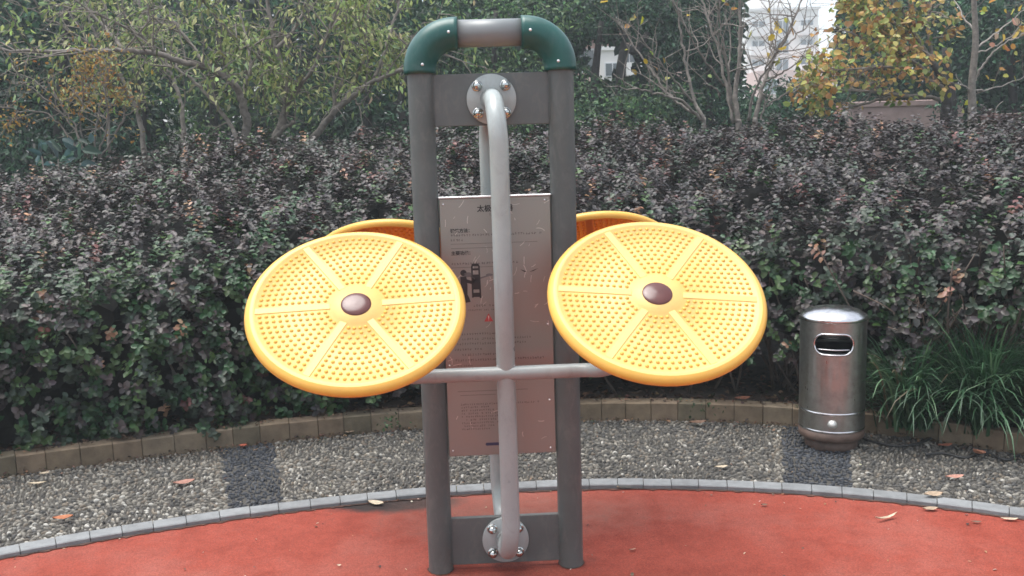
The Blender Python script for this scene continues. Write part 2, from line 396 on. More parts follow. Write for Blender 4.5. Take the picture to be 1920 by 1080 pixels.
# pebbles
def pebble_meshes(cols, nm):
    out = []
    for c in cols:
        m = mat(nm, c, .55, var=.18, vscale=30); mb = MB()
        mb.lathe([(1., -.25), (.96, .15), (.72, .62), (.30, .92), (.02, 1.)], 8)
        out.append(mb.mesh('pebble', m))
    return out
PC = [(.27, .25, .21), (.18, .165, .138), (.13, .12, .10), (.085, .08, .07), (.15, .125, .095), (.37, .355, .315), (.058, .056, .052)]
DC = [(.030, .034, .041), (.042, .046, .053), (.022, .025, .031), (.06, .06, .062)]
PM = pebble_meshes(PC, 'pebble stone'); DM = pebble_meshes(DC, 'dark pebble stone')
def in_dark(t): return ((-19.1 < t) & (t < -15.8)) | ((14.6 < t) & (t < 18.6))
px_t, px_s = [], []
rows = 40
P_t, P_r, P_yaw, P_l, P_w, P_h, P_dark = [], [], [], [], [], [], []
step = .0235
for k in range(36):
    fr = (k+.5)/36
    t = -45.
    while t < 45:
        r_ = r_in(t)+KW+.012+(r_out(t)-r_in(t)-KW-.02)*fr
        dense = 1. if abs(t) < 36 else 1.5
        dt = math.degrees(step*random.uniform(.55, 1.15)*dense/r_)
        t += dt
        P_t.append(t+random.gauss(0, .05)); P_r.append(r_+random.gauss(0, .008))
P_t = np.array(P_t); P_r = np.array(P_r); NP = len(P_t)
xx = C0[0]+P_r*np.sin(np.radians(P_t)); yy = C0[1]+P_r*np.cos(np.radians(P_t))
swirl = np.sin(xx*5.1+1)*np.cos(yy*6.3)*1.6+rng.normal(0, .5, NP)
Lh = rng.uniform(.008, .0165, NP); Wh = rng.uniform(.0042, .0078, NP); Hh = rng.uniform(.005, .013, NP)
dk = in_dark(P_t+rng.normal(0, .16, NP))
edge = np.zeros(NP, bool)
for b0 in (-19.3, -15.6, 14.4, 18.8): edge |= np.abs(P_t-b0) < .28
left = np.clip((-P_t-6)/10, 0, 1); fr_ = (P_r-r_in(P_t))/(r_out(P_t)-r_in(P_t))
ci = np.zeros(NP, int)
for k in range(NP):
    if dk[k] and not edge[k]: ci[k] = 10+random.choices(range(4), (4, 3, 3, 1))[0]; continue
    if edge[k]: ci[k] = random.choices(range(7), (2, 4, 3, 1, 4, .4, 0))[0]; continue
    l = left[k]
    near = 1-fr_[k]
    w_ = (.3+1.6*l+1.2*near*near, 1.2+2*l, 2.6, 4-2*l, .8+2.2*l*(1-near), .1+near*near*(.8+1.3*l), 3-1.4*l)
    ci[k] = random.choices(range(7), w_)[0]
dist = np.hypot(xx, yy); rel = np.stack([xx, yy, np.zeros(NP)], 1)-CC; z_ = rel@_f; sx = 960+F_PX*(rel@CR)/z_; sy = 540-F_PX*(rel@CU)/z_
inview = (sx > 8) & (sx < 1912) & (sy < 1075) & (z_ > 0); score = np.where(inview, Lh*Wh/z_**2, 0)
single = np.zeros(NP, bool); single[np.argsort(-score)[:300]] = True
dome = [(1., -.25), (.95, .22), (.66, .70), (.05, 1.)]
tmpl = np.array([(r_*math.cos(2*math.pi*j/7), r_*math.sin(2*math.pi*j/7), z) for r_, z in dome for j in range(7)])
tf = [(k*7+j, k*7+(j+1) % 7, (k+1)*7+(j+1) % 7, (k+1)*7+j) for k in range(3) for j in range(7)]
for k in np.where(single)[0]:
    me = PM[ci[k]] if ci[k] < 10 else DM[ci[k]-10]
    o = bpy.data.objects.new('pebble', me); COL.objects.link(o); o.parent = path
    o.location = (xx[k], yy[k], -.002); o.rotation_euler = (random.gauss(0, .12), random.gauss(0, .12), swirl[k]); o.scale = (Lh[k], Wh[k], Hh[k])
rest = np.where(~single)[0]; c_, s_ = np.cos(swirl[rest]), np.sin(swirl[rest])
T = tmpl[None]*np.stack([Lh[rest], Wh[rest], Hh[rest]], 1)[:, None, :]
T = T*(1+rng.normal(0, .06, T.shape))
Vx = np.stack([T[..., 0]*c_[:, None]-T[..., 1]*s_[:, None]+xx[rest][:, None], T[..., 0]*s_[:, None]+T[..., 1]*c_[:, None]+yy[rest][:, None], T[..., 2]-.002], -1)
nv = len(tmpl); nf = len(tf); NR = len(rest)
me = bpy.data.meshes.new('pebbles'); me.vertices.add(NR*nv); me.vertices.foreach_set('co', Vx.astype(np.float32).ravel())
idx = (np.array(tf).ravel()[None]+np.arange(NR)[:, None]*nv).ravel().astype(np.int32)
me.loops.add(len(idx)); me.loops.foreach_set('vertex_index', idx); me.polygons.add(NR*nf); me.polygons.foreach_set('loop_start', np.arange(0, len(idx), 4, dtype=np.int32))
allc = np.array(PC+[(0, 0, 0)]*3+DC); cc = np.ones((NR, nv, 4), np.float32); cc[..., :3] = (allc[ci[rest]]*(1+rng.normal(0, .15, (NR, 1))))[:, None, :]
ca = me.attributes.new('col', 'FLOAT_COLOR', 'POINT'); ca.data.foreach_set('color', np.clip(cc, .01, 1).ravel())
me.polygons.foreach_set('use_smooth', np.ones(NR*nf, bool)); me.materials.append(leafmat('pebble field stone', .6, 0, .4)); me.update(calc_edges=True)
link('pebbles', me, path)['kind'] = 'stuff'

# ---------------------------------------------------------------- the fitness machine
MX = empty('fitness_machine', (-.0535, 3.48, 0), R(2.45))
tag(MX, 'outdoor exercise machine with four yellow studded discs on a grey post frame with green corners', 'fitness machine')
for sx in (-1, 1):
    mb = MB(); mb.lathe([(.0465, -.02), (.0465, 1.872)], 40, Matrix.Translation((sx*.249, 0, 0))); post = mb.build('post', M['post'], MX)
    # elbow with lips at both ends
    cen = (sx*.125, 0, 1.865); path_ = arc(cen, (sx, 0, 0), (0, 0, 1), .124, 0, 90, 18)
    pts = [Vector((sx*.249, 0, 1.853))]+path_+[Vector((sx*.112, 0, 1.989))]
    mb = MB(); mb.tube(pts, [.0585]+[.0575]*(len(pts)-2)+[.0585], 36); el = mb.build('elbow', M['green'], MX)
    for p, n in ((Vector((sx*.237, -.0565, 1.882)), Vector((0, -1, 0))), (Vector((sx*.142, -.0565, 1.990)), Vector((0, -1, 0)))):
        mb = MB(); mb.lathe([(.0055, -.004), (.0052, .0012), (.003, .0026), (.0002, .003)], 12, Matrix.Translation(p) @ n.to_track_quat('Z', 'Y').to_matrix().to_4x4()); mb.build('screw', M['screw'], el)
mb = MB(); mb.tube([(-.135, 0, 1.989), (.135, 0, 1.989)], .0475, 36); mb.build('top_bar', M['barpaint'], MX)
for nm, z0, z1, w0 in (('upper_plate', 1.668, 1.850, 'upper'), ('lower_plate', .020, .206, 'lower')):
    mb = MB(); mb.box((0, 0, (z0+z1)/2), (.412, .020, z1-z0), None, .002); pl = mb.build(nm, M['plate'], MX)
    for sx in (-1, 1):
        mb = MB()
        pts = [(sx*.2045+random.gauss(0, .0006), -.0125+random.gauss(0, .0006), z) for z in np.arange(z0+.003, z1-.002, .004)]
        mb.tube(pts, [random.uniform(.0022, .0036) for _ in pts], 6); mb.build('weld_bead', M['plate'], pl)
Zf = {1: 1.7585, 0: .1165}
def hexcap(mb, p, n, up=1.):
    T = Matrix.Translation(p) @ Vector(n).to_track_quat('Z', 'Y').to_matrix().to_4x4()
    mb.lathe([(.0195, 0), (.0195, .0025), (.012, .003)], 20, T)
    mb.lathe([(.0165, .0025), (.0165, .012)], 6, T, sm=False)
    mb.lathe([(.0158, .011), (.0155, .015), (.0135, .021), (.009, .0255), (.004, .0275), (.0002, .028)], 16, T)
for side in (-1, 1):
    for k in (1, 0):
        z = Zf[k]; T = Matrix.Translation((0, side*.0115, z)) @ Vector((0, side, 0)).to_track_quat('Z', 'Y').to_matrix().to_4x4()
        mb = MB(); mb.lathe([(.088, 0), (.088, .0105), (.0865, .012), (.0002, .012)], 48, T); fl = mb.build('flange', M['silver'], MX)
        for sx in (-1, 1):
            for sz in (-1, 1):
                mb = MB(); hexcap(mb, (sx*.0495, side*.0237, z+sz*.0475), (0, side, 0)); mb.build('bolt', M['chrome'], fl)
# cranks
RT = .0325; YB = .235
def crank(side):
    x0, x1 = .0, .014*(-side)
    Yv = YB*side; rb = .15; zt, zb = Zf[1], Zf[0]
    pts = [(x0, side*.022, zt), (x0, side*(YB-rb-.02), zt)]
    for k in range(1, 15):
        q = R(90*k/14); f = k/14
        pts.append((x0+(x1-x0)*f, side*(YB-rb+rb*math.sin(q)), zt-rb+rb*math.cos(q)))
    for z in np.linspace(zt-rb, zb+rb, 8)[1:-1]: pts.append((x1, Yv, z))
    for k in range(0, 15):
        q = R(90*k/14); f = 1-k/14
        pts.append((x0+(x1-x0)*f, side*(YB-rb+rb*math.cos(q)), zb+rb-rb*math.sin(q)))
    pts += [(x0, side*(YB-rb-.02), zb), (x0, side*.022, zb)]
    mb = MB(); mb.tube(pts, RT, 32); tb = mb.build('crank_tube', M['silver'], MX)
    for z in (zt, zb): mb = MB(); mb.tube([(x0, side*.0235, z), (x0, side*.030, z)], [.040, .034], 28); mb.build('weld_collar', M['silver'], tb)
    return tb
CT = {-1: crank(-1), 1: crank(1)}

def disc_geometry():
    """yellow disc in its own frame: face towards +Z, centre at the hub"""
    top = [(.0005, 0), (.080, 0), (.0815, -.0024), (.309, -.0024), (.3115, .0005), (.318, .0012), (.326, .0002)]
    rim = [(.326, .0002), (.334, -.0035), (.341, -.011), (.3445, -.019), (.3435, -.027), (.339, -.034), (.333, -.0375)]
    mb = MB(); mb.lathe(rim, 96); rimm = mb.mesh('rim', M['yellow'])
    mb = MB(); mb.lathe(top, 96)
    for k in range(6):
        q = R(60*k); mb.box((.1955*math.cos(q), .1955*math.sin(q), -.0022), (.231, .0245, .0046), Matrix.Rotation(q, 3, 'Z'), .0015)
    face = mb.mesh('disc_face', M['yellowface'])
    under = [(.333, -.0375), (.329, -.036), (.325, -.029), (.322, -.020), (.314, -.014), (.312, -.0095), (.090, -.0095), (.088, -.022), (.0005, -.022)]
    mb = MB(); mb.lathe(under, 96)
    for k in range(6):
        q = R(60*k); mb.box((.200*math.cos(q), .200*math.sin(q), -.0115), (.222, .026, .004), Matrix.Rotation(q, 3, 'Z'), .001)
    und = mb.mesh('underside', M['under'])
    mt, mu = MB(), MB()
    for s in range(6):
        for i in range(11):
            r_ = .0985+i*.0197; half = math.pi/6-(.0125+.0125)/r_
            n = max(2, int(round(2*half*r_/.0212))+1)
            for j in range(n):
                q = R(60*s+30)-half+2*half*(j/(n-1)); x, y = r_*math.cos(q), r_*math.sin(q)
                T = Matrix.Translation((x, y, -.0024)); mt.lathe([(.0062, -.0005), (.0057, .0022), (.0038, .0042), (.0002, .0051)], 8, T)
                T = Matrix.Translation((x, y, -.0095)) @ Matrix.Rotation(math.pi, 4, 'X'); mu.lathe([(.0064, -.0005), (.0056, .0022), (.0034, .004), (.0002, .0046)], 6, T)
    return face, und, mt.mesh('bumps', M['yellow']), mu.mesh('dimples', M['under']), rimm
DF, DU, DB, DD, DRIM = disc_geometry()
mb = MB(); mb.lathe([(.0475, 0), (.0475, .0015), (.0458, .003), (.040, .0052), (.030, .0072), (.018, .0085), (.0003, .009)], 40); CAPM = mb.mesh('hub_cap', M['cap'])
mb = MB(); mb.lathe([(.036, -.0215), (.036, -.075), (.031, -.085), (.026, -.086)], 28); HUBM = mb.mesh('hub', M['silver'])
def disc(c, az, el, ph):
    n = Vector((math.sin(az)*math.cos(el), -math.cos(az)*math.cos(el), math.sin(el))); a = Vector((math.cos(az), math.sin(az), 0)); b = n.cross(a)
    Mx = Matrix((a, b, n)).transposed().to_4x4(); Mx = Matrix.Translation(c) @ Mx @ Matrix.Rotation(ph, 4, 'Z')
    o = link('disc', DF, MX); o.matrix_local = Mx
    link('rim', DRIM, o); link('underside', DU, o); link('bumps', DB, o)['kind'] = 'stuff'; link('dimples', DD, o)['kind'] = 'stuff'
    link('hub_cap', CAPM, o); link('hub', HUBM, o)
    return Vector(c), n
def crossbar(side, cl, nl, cr, nr, zb):
    y = side*(YB+.012); x1 = .014*(-side)
    def endpts(c, n, sgn):
        hub = c-n*.080
        p0 = Vector((x1+sgn*.20, y, zb)); h = hub-n*.06
        q = [p0.lerp(Vector((x1+sgn*.27, y, zb)), 1), Vector((x1+sgn*.33, (y*.75+h.y*.25), zb+.012)), Vector((c.x-sgn*.065, y*.45+h.y*.55, zb+(h.z-zb)*.30)), h, hub]
        return [tuple(v) for v in q]
    left = endpts(cl, nl, -1); right = endpts(cr, nr, 1)
    pts = bez(left[::-1]+[(x1-.13, y, zb), (x1+.13, y, zb)]+right, 7)
    mb = MB(); mb.tube(pts, .0245, 24); cb = mb.build('crossbar', M['silver'], MX)
    mb = MB(); pts = [(x1+.026*math.cos(q)*1.05, y-side*.004+side*.016*math.sin(abs(q)), zb+.0255+random.gauss(0, .001)) for q in np.linspace(0, math.pi, 14)]
    mb.tube(pts, [random.uniform(.004, .0065) for _ in pts], 8); mb.build('weld_bead', M['weld'], cb)
    mb = MB(); mb.tube([(p[0], p[1], 2*zb-p[2]) for p in pts], [random.uniform(.004, .006) for _ in pts], 8); mb.build('weld_bead', M['weld'], cb)
el = R(51.8)
dl = disc((-.458, -.491, 1.118), R(4.2), el, R(1.8)); dr = disc((.486, -.531, 1.123), R(1.2), el, R(-7.5))
crossbar(-1, dl[0], dl[1], dr[0], dr[1], .818)
bl = disc((-.405, .505, 1.125), R(180-3), el, R(12)); br = disc((.418, .505, 1.128), R(180+2), el, R(20))
crossbar(1, bl[0], bl[1], br[0], br[1], .818)

# instruction sign
def brushed():
    m = bpy.data.materials.new('brushed steel'); m.use_nodes = True; N, L = nodes(m); b = N['Principled BSDF']
    b.inputs['Metallic'].default_value = .9; b.inputs['Base Color'].default_value = (.315, .312, .285, 1)
    tc = N.new('ShaderNodeTexCoord'); mp = N.new('ShaderNodeMapping'); mp.inputs['Scale'].default_value = (2, 2, 180); L.new(tc.outputs['Object'], mp.inputs[0])
    n = N.new('ShaderNodeTexNoise'); n.inputs['Scale'].default_value = 3; n.inputs['Detail'].default_value = 6; L.new(mp.outputs[0], n.inputs[0])
    n2 = N.new('ShaderNodeTexNoise'); n2.inputs['Scale'].default_value = 7; n2.inputs['Detail'].default_value = 7; L.new(tc.outputs['Object'], n2.inputs[0])
    r_ = N.new('ShaderNodeMapRange'); r_.inputs['To Min'].default_value = .34; r_.inputs['To Max'].default_value = .54; L.new(n2.outputs['Fac'], r_.inputs[0]); L.new(r_.outputs[0], b.inputs['Roughness'])
    bp = N.new('ShaderNodeBump'); bp.inputs['Strength'].default_value = .12; bp.inputs['Distance'].default_value = .001; L.new(n.outputs['Fac'], bp.inputs['Height']); L.new(bp.outputs[0], b.inputs['Normal'])
    return m
M['steel'] = brushed()
SW, SZ0, SZ1, SY = .201, .452, 1.413, -.018
mb = MB(); mb.box((0, SY+.006, (SZ0+SZ1)/2), (2*SW, .012, SZ1-SZ0), None, .0025); sign = mb.build('instruction_sign', M['steel'], MX)
tag(sign)
mb = MB(); mb.box((0, SY+.004, SZ1+.003), (2*SW+.004, .018, .007), None, .002); mb.build('top_trim', M['screw'], sign)
for x in (-.186, .180):
    for z in (1.397, .942, .470) if x > 0 else (1.392, .800, .474):
        mb = MB(); mb.lathe([(.0038, 0), (.0036, .0015), (.0002, .0026)], 10, Matrix.Translation((x, SY-.0001, z)) @ Vector((0, -1, 0)).to_track_quat('Z', 'Y').to_matrix().to_4x4()); mb.build('screw', M['screw'], sign)
for x, z in ((.180, .655),):
    mb = MB(); mb.lathe([(.0038, 0), (.0036, .0015), (.0002, .0026)], 10, Matrix.Translation((x, SY-.0001, z)) @ Vector((0, -1, 0)).to_track_quat('Z', 'Y').to_matrix().to_4x4()); mb.build('screw', M['screw'], sign)
FR = Matrix(((1, 0, 0, 0), (0, 0, -1, 0), (0, 1, 0, 0), (0, 0, 0, 1)))        # XY text plane to a plane facing the camera
def text(s, size, x, z, m, bold=0., align='LEFT', name='lettering'):
    cu = bpy.data.curves.new('lettering', 'FONT'); cu.body = s; cu.size = size; cu.align_x = align; cu.extrude = .0004; cu.offset = bold; cu.resolution_u = 2
    o = bpy.data.objects.new('tmp', cu); COL.objects.link(o); dg = bpy.context.evaluated_depsgraph_get(); me = bpy.data.meshes.new_from_object(o.evaluated_get(dg))
    bpy.data.objects.remove(o); bpy.data.curves.remove(cu)
    me.transform(Matrix.Translation((x, SY-.0006, z)) @ FR); me.name = name; me.materials.clear(); me.materials.append(m)
    return link(name, me, sign)
text('太极揉推器', .026, .0, 1.364, M['ink'], .0006, 'CENTER')
text('Tai-Chi', .012, -.004, 1.346, M['small'], 0, 'CENTER')
text('锻炼方法：', .016, -.164, 1.290, M['ink'], .0005)
text('主要功能：', .016, -.164, 1.209, M['ink'], .0005)
# rows of print too small to read, as rows of ink specks
mb = MB()
def row(x0, x1, z, h):
    x = x0
    while x < x1:
        w = h*random.uniform(.5, .95)
        if random.random() < .9:
            for _ in range(3): mb.box((x+random.uniform(.2, .8)*w, SY-.0004, z+random.uniform(-.4, .4)*h), (w*random.uniform(.3, .9), .0006, h*.16))
            mb.box((x+w*random.uniform(.3, .7), SY-.00045, z), (h*.14, .0006, h*.85))
        x += h*1.08
for x0, x1, z, h in ((-.164, .165, 1.279, .009), (-.164, -.12, 1.262, .009), (-.164, .07, 1.176, .009), (-.09, .03, 1.02, .009), (-.11, .02, 1.004, .006),
                     (-.164, -.0, .915, .0085), (-.164, .12, .897, .0085), (-.164, .1, .879, .0085), (-.164, -.07, .858, .0085), (-.164, .0, .838, .0085), (-.164, .16, .818, .0085), (-.164, -.1, .797, .006),
                     (-.150, .135, .650, .0075), (-.148, -.04, .639, .0075), (-.148, -.03, .627, .0075), (-.148, .0, .615, .0075), (-.148, -.0, .603, .0075), (-.148, -.02, .591, .0075), (-.148, .0, .579, .0075), (-.148, -.03, .567, .0075), (-.148, -.05, .555, .0075)):
    row(x0, x1, z, h)
for z, x0, x1 in ((1.248, -.164, .15), (1.232, -.164, .01), (1.162, -.164, .0), (.782, -.16, .13), (.70, -.16, .1), (.685, -.15, -.02)): mb.box(((x0+x1)/2, SY-.0004, z), (x1-x0, .0006, .0013))
mb.build('small_print', M['small'], sign)['kind'] = 'stuff'
def flat(name, polys, m, d=.0006):
    mb = MB()
    for pg in polys: mb.prism(pg, 0, d, Matrix.Translation((0, SY-.0002, 0)) @ FR)
    return mb.build(name, m, sign)
def ell(cx, cz, rx, rz, n=18): return [(cx+rx*math.cos(2*math.pi*k/n), cz+rz*math.sin(2*math.pi*k/n)) for k in range(n)]
px0 = -.122
flat('pictogram_person', [ell(px0, 1.142, .0115, .0115), [(px0-.012, 1.128), (px0+.010, 1.130), (px0+.013, 1.095), (px0+.012, 1.062), (px0+.018, 1.05), (px0+.022, 1.035), (px0+.004, 1.032), (px0-.006, 1.075), (px0-.012, 1.1)],
      [(px0+.004, 1.121), (px0+.030, 1.112), (px0+.046, 1.122), (px0+.048, 1.113), (px0+.030, 1.100), (px0+.008, 1.106)]], M['ink'])
fx = -.080; q = .014
flat('pictogram_frame', [[(fx-q, 1.05), (fx-q+.006, 1.05), (fx-q+.006, 1.165), (fx-q, 1.165)], [(fx+q, 1.048), (fx+q+.006, 1.048), (fx+q+.004, 1.165), (fx+q-.002, 1.165)],
      [(fx-q, 1.165), (fx+q+.004, 1.165), (fx+q-.002, 1.175), (fx-q+.005, 1.175)], [(fx-q+.006, 1.150), (fx+q-.002, 1.150), (fx+q-.002, 1.158), (fx-q+.006, 1.158)],
      [(fx-q+.006, 1.052), (fx+q, 1.052), (fx+q, 1.068), (fx-q+.006, 1.068)], [(fx-q+.006, 1.080), (fx+q, 1.080), (fx+q, 1.135), (fx-q+.006, 1.135)]], M['ink'])
flat('pictogram_discs', [ell(fx-.026, 1.135, .016, .009), ell(fx+.052, 1.132, .013, .005), [(fx+.018, 1.118), (fx+.05, 1.128), (fx+.05, 1.132), (fx+.018, 1.124)], [(fx-.026, 1.131), (fx-.002, 1.116), (fx+.0, 1.121), (fx-.024, 1.136)]], M['inkgrey'])
flat('pictogram_discs', [[(.085, 1.148), (.102, 1.142), (.112, 1.136), (.098, 1.139)], [(.118, 1.138), (.138, 1.146), (.150, 1.150), (.132, 1.140)]], M['ink'])
flat('warning_triangle', [[(-.052, .960), (-.020, .960), (-.036, .990)]], M['inkred'])
flat('warning_mark', [[(-.0372, .970), (-.0348, .970), (-.0343, .981), (-.0377, .981)], [(-.0372, .9645), (-.0348, .9645), (-.0348, .967), (-.0372, .967)]], M['scratch'], .0009)
flat('maker_bar', [[(-.060, .489), (.020, .489), (.024, .4945), (.020, .500), (-.060, .500), (-.064, .4945)]], M['inkblue'])
mb = MB()
for _ in range(70):
    x, z = random.uniform(-.19, .19), random.choice([random.uniform(.93, 1.40), random.uniform(1.0, 1.39), random.uniform(.5, 1.39)]); q = random.gauss(.9, .55); l = random.uniform(.008, .034)
    c_ = random.gauss(0, .25); pts = []
    for k in range(5):
        f = k/4-.5; pts.append((x+math.cos(q+c_*f)*l*f, z+math.sin(q+c_*f)*l*f))
    w = random.uniform(.0003, .0008)
    top_ = [(a_[0]-math.sin(q)*w, a_[1]+math.cos(q)*w) for a_ in pts]; bot = [(a_[0]+math.sin(q)*w, a_[1]-math.cos(q)*w) for a_ in pts]
    mb.prism(bot+top_[::-1], 0, .0003, Matrix.Translation((0, SY-.0001, 0)) @ FR)
mb.build('scratches', M['scratch'], sign)['kind'] = 'stuff'

# ---------------------------------------------------------------- litter bin
BIN = empty('litter_bin', (1.64, 4.83, .002), R(-17)); tag(BIN, 'round stainless steel litter bin with domed lid standing on the pebble path', 'bin')
def steelbin():
    m = bpy.data.materials.new('stained stainless steel'); m.use_nodes = True; N, L = nodes(m); b = N['Principled BSDF']
    b.inputs['Metallic'].default_value = 1.
    tc = N.new('ShaderNodeTexCoord'); n = N.new('ShaderNodeTexNoise'); n.inputs['Scale'].default_value = 14; n.inputs['Detail'].default_value = 8; n.inputs['Roughness'].default_value = .7; L.new(tc.outputs['Object'], n.inputs[0])
    mp = N.new('ShaderNodeMapping'); mp.inputs['Scale'].default_value = (60, 60, 4); L.new(tc.outputs['Object'], mp.inputs[0]); n2 = N.new('ShaderNodeTexNoise'); n2.inputs['Scale'].default_value = 1; n2.inputs['Detail'].default_value = 5; L.new(mp.outputs[0], n2.inputs[0])
    cr = N.new('ShaderNodeMix'); cr.data_type = 'RGBA'; mr = N.new('ShaderNodeMapRange'); mr.inputs['From Min'].default_value = .42; mr.inputs['From Max'].default_value = .7; L.new(n.outputs['Fac'], mr.inputs[0]); L.new(mr.outputs[0], cr.inputs['Factor'])
    cr.inputs['A'].default_value = (.42, .43, .405, 1); cr.inputs['B'].default_value = (.28, .26, .235, 1); L.new(cr.outputs['Result'], b.inputs['Base Color'])
    ad = N.new('ShaderNodeMath'); ad.operation = 'ADD'; L.new(n.outputs['Fac'], ad.inputs[0]); L.new(n2.outputs['Fac'], ad.inputs[1])
    r_ = N.new('ShaderNodeMapRange'); r_.inputs['From Min'].default_value = .7; r_.inputs['From Max'].default_value = 1.3; r_.inputs['To Min'].default_value = .26; r_.inputs['To Max'].default_value = .5; L.new(ad.outputs[0], r_.inputs[0]); L.new(r_.outputs[0], b.inputs['Roughness'])
    return m
M['binsteel'] = steelbin(); M['binlid'] = mat('lid steel', (.66, .66, .66), .2, 1., var=.12, vscale=18); M['binbase'] = mat('rusty brown base', (.10, .065, .05), .6, var=.3, vscale=16, bump=.3)
M['inside'] = mat('bin liner', (.03, .03, .03), .6); M['knob'] = mat('pale lock knob', (.6, .6, .56), .35, .5)
rb = .1635
# shell with the slot cut out: grid columns that follow the slot outline
zs0, zs1 = .508, .614; zc = (zs0+zs1)/2; hr = (zs1-zs0)/2; aw = .60; 
nA = 144; z_lo, z_hi = .105, .672; mb = MB(); V = []; Fs = []
def slot_edge(u):   # u = arc position (m) from the front; half height of the slot there
    W2 = aw*rb-hr
    if abs(u) <= W2: return hr
    d = abs(u)-W2
    return math.sqrt(max(hr*hr-d*d, 0)) if d < hr else 0.
angs = sorted(set([round(2*math.pi*k/nA-math.pi, 6) for k in range(nA+1)]+[round(s*(aw-hr/rb+hr/rb*math.sin(R(q))), 6) for s in (-1, 1) for q in range(0, 91, 9)]))
zl = [z_lo, .2, .3, .4]
cols = []
for a_ in angs:
    e_ = slot_edge(a_*rb); P = [(rb*math.sin(a_), -rb*math.cos(a_), z) for z in zl+[zc-e_, zc+e_, z_hi]]; cols.append(P)
for P in cols: V += P
n7 = len(zl)+3
for k in range(len(angs)-1):
    for j in range(n7-1):
        if j == len(zl) and (slot_edge(angs[k]*rb) > 0 or slot_edge(angs[k+1]*rb) > 0): continue
        if j == len(zl): continue
        Fs.append((k*n7+j, (k+1)*n7+j, (k+1)*n7+j+1, k*n7+j+1))
mb.add(V, Fs, True); body = mb.build('body', M['binsteel'], BIN)
pts = []
W2 = aw*rb-hr
for k in range(12): pts.append((-W2+2*W2*k/12, zc+hr))
for k in range(12): pts.append((W2+hr*math.sin(R(180*k/12)), zc+hr*math.cos(R(180*k/12))))
for k in range(12): pts.append((W2-2*W2*k/12, zc-hr))
for k in range(13): pts.append((-W2-hr*math.sin(R(180*k/12)), zc-hr*math.cos(R(180*k/12))))
mb = MB(); mb.tube([((rb+.002)*math.sin(u/rb), -(rb+.002)*math.cos(u/rb), z) for u, z in pts], .0055, 8, cap=False); mb.build('slot_rim', M['binlid'], body)
mb = MB(); mb.lathe([(.150, .12), (.150, .515), (.146, .515), (.146, .14), (.001, .14)], 40); mb.build('liner', M['inside'], BIN)
mb = MB(); mb.tube([(.151*math.cos(2*math.pi*k/40), .151*math.sin(2*math.pi*k/40), .532) for k in range(41)], .004, 8); mb.build('bag_ring', M['binlid'], BIN)
mb = MB(); mb.lathe([(.160, .668), (.1665, .668), (.169, .674), (.169, .682), (.166, .687), (.158, .694), (.135, .709), (.10, .722), (.06, .730), (.0005, .733)], 56); lid = mb.build('lid', M['binlid'], BIN)
mb = MB(); mb.lathe([(.1638, .196), (.1662, .199), (.1662, .204), (.1638, .207)], 56); mb.build('band', M['binlid'], BIN)
mb = MB(); mb.lathe([(.1638, .102), (.1660, .105), (.1660, .110), (.1638, .113)], 56); mb.build('band', M['binlid'], BIN)
mb = MB(); mb.lathe([(.128, -.004), (.132, .004), (.133, .040), (.120, .046), (.120, .052), (.160, .056), (.1645, .062), (.1645, .102), (.15, .103)], 56); mb.build('base', M['binbase'], BIN)
mb = MB(); T = Matrix.Translation((0, -rb, .152)) @ Vector((0, -1, 0)).to_track_quat('Z', 'Y').to_matrix().to_4x4()
mb.lathe([(.023, -.004), (.023, .005), (.019, .010), (.013, .018), (.007, .021), (.0003, .022)], 20, T); mb.build('knob', M['knob'], BIN)

# ---------------------------------------------------------------- hedge
HB = np.array([[-60, .03], [-15, .05], [-8, .22], [0, .22], [8, .30], [14, .38], [17, .36], [19, .20], [21.5, .25], [23, .60], [60, .5]])
PROF = np.array([[-.04, .03], [-.06, .25], [-.06, .55], [-.02, .86], [.08, 1.03], [.30, 1.15], [.8, 1.31], [1.4, 1.46], [2.0, 1.57], [2.5, 1.635], [2.85, 1.645], [3.1, 1.55], [3.2, 1.2]])
seg = np.r_[0, np.cumsum(np.hypot(*np.diff(PROF, axis=0).T))]
def lump(t, u): return .05*np.sin(t*.55+u*3.1)+.04*np.sin(t*1.3-u*5.2+1.7)+.03*np.sin(t*2.9+u*9+.6)
def hscale(t): return np.interp(t, [-60, -33, -26, -20, -12, 60], [.66, .76, .88, .975, 1., 1.])
def hedge_pt(t, u, inset=0.):
    s = np.interp(u, seg, PROF[:, 0]); z = np.interp(u, seg, PROF[:, 1])
    e = 1e-2; ds = np.interp(u+e, seg, PROF[:, 0])-np.interp(u-e, seg, PROF[:, 0]); dz = np.interp(u+e, seg, PROF[:, 1])-np.interp(u-e, seg, PROF[:, 1])
    ln = np.hypot(ds, dz)+1e-9; ns, nz = -dz/ln, ds/ln
    off = lump(t, u)-inset; s = s+ns*off; z = z*hscale(t)+nz*off
    r_ = r_out(t)+.13+s; th = np.radians(t); sn, cs = np.sin(th), np.cos(th)
    return np.stack([C0[0]+r_*sn, C0[1]+r_*cs, z], -1), nrm(np.stack([ns*sn, ns*cs, nz], -1))
HG = empty('hedge', (0, 5.4, .075)); tag(HG, 'long purple and green leaved hedge curving round behind the red floor', 'hedge'); HO = np.array([0, 5.4, .075])
NS = 21000
t = rng.uniform(-52, 50, NS); u = rng.uniform(0, seg[-1]-.1, NS)
# fewer sprigs out of frame
keep = (np.abs(t) < 36) | (rng.random(NS) < .6); t, u = t[keep], u[keep]
p0, n0 = hedge_pt(t, u, rng.uniform(0, .13, len(t))**1.0)
zb_ = np.interp(t, HB[:, 0], HB[:, 1])+.05*np.sin(t*3.3); ok = p0[:, 2] > zb_; t, u, p0, n0 = t[ok], u[ok], p0[ok], n0[ok]
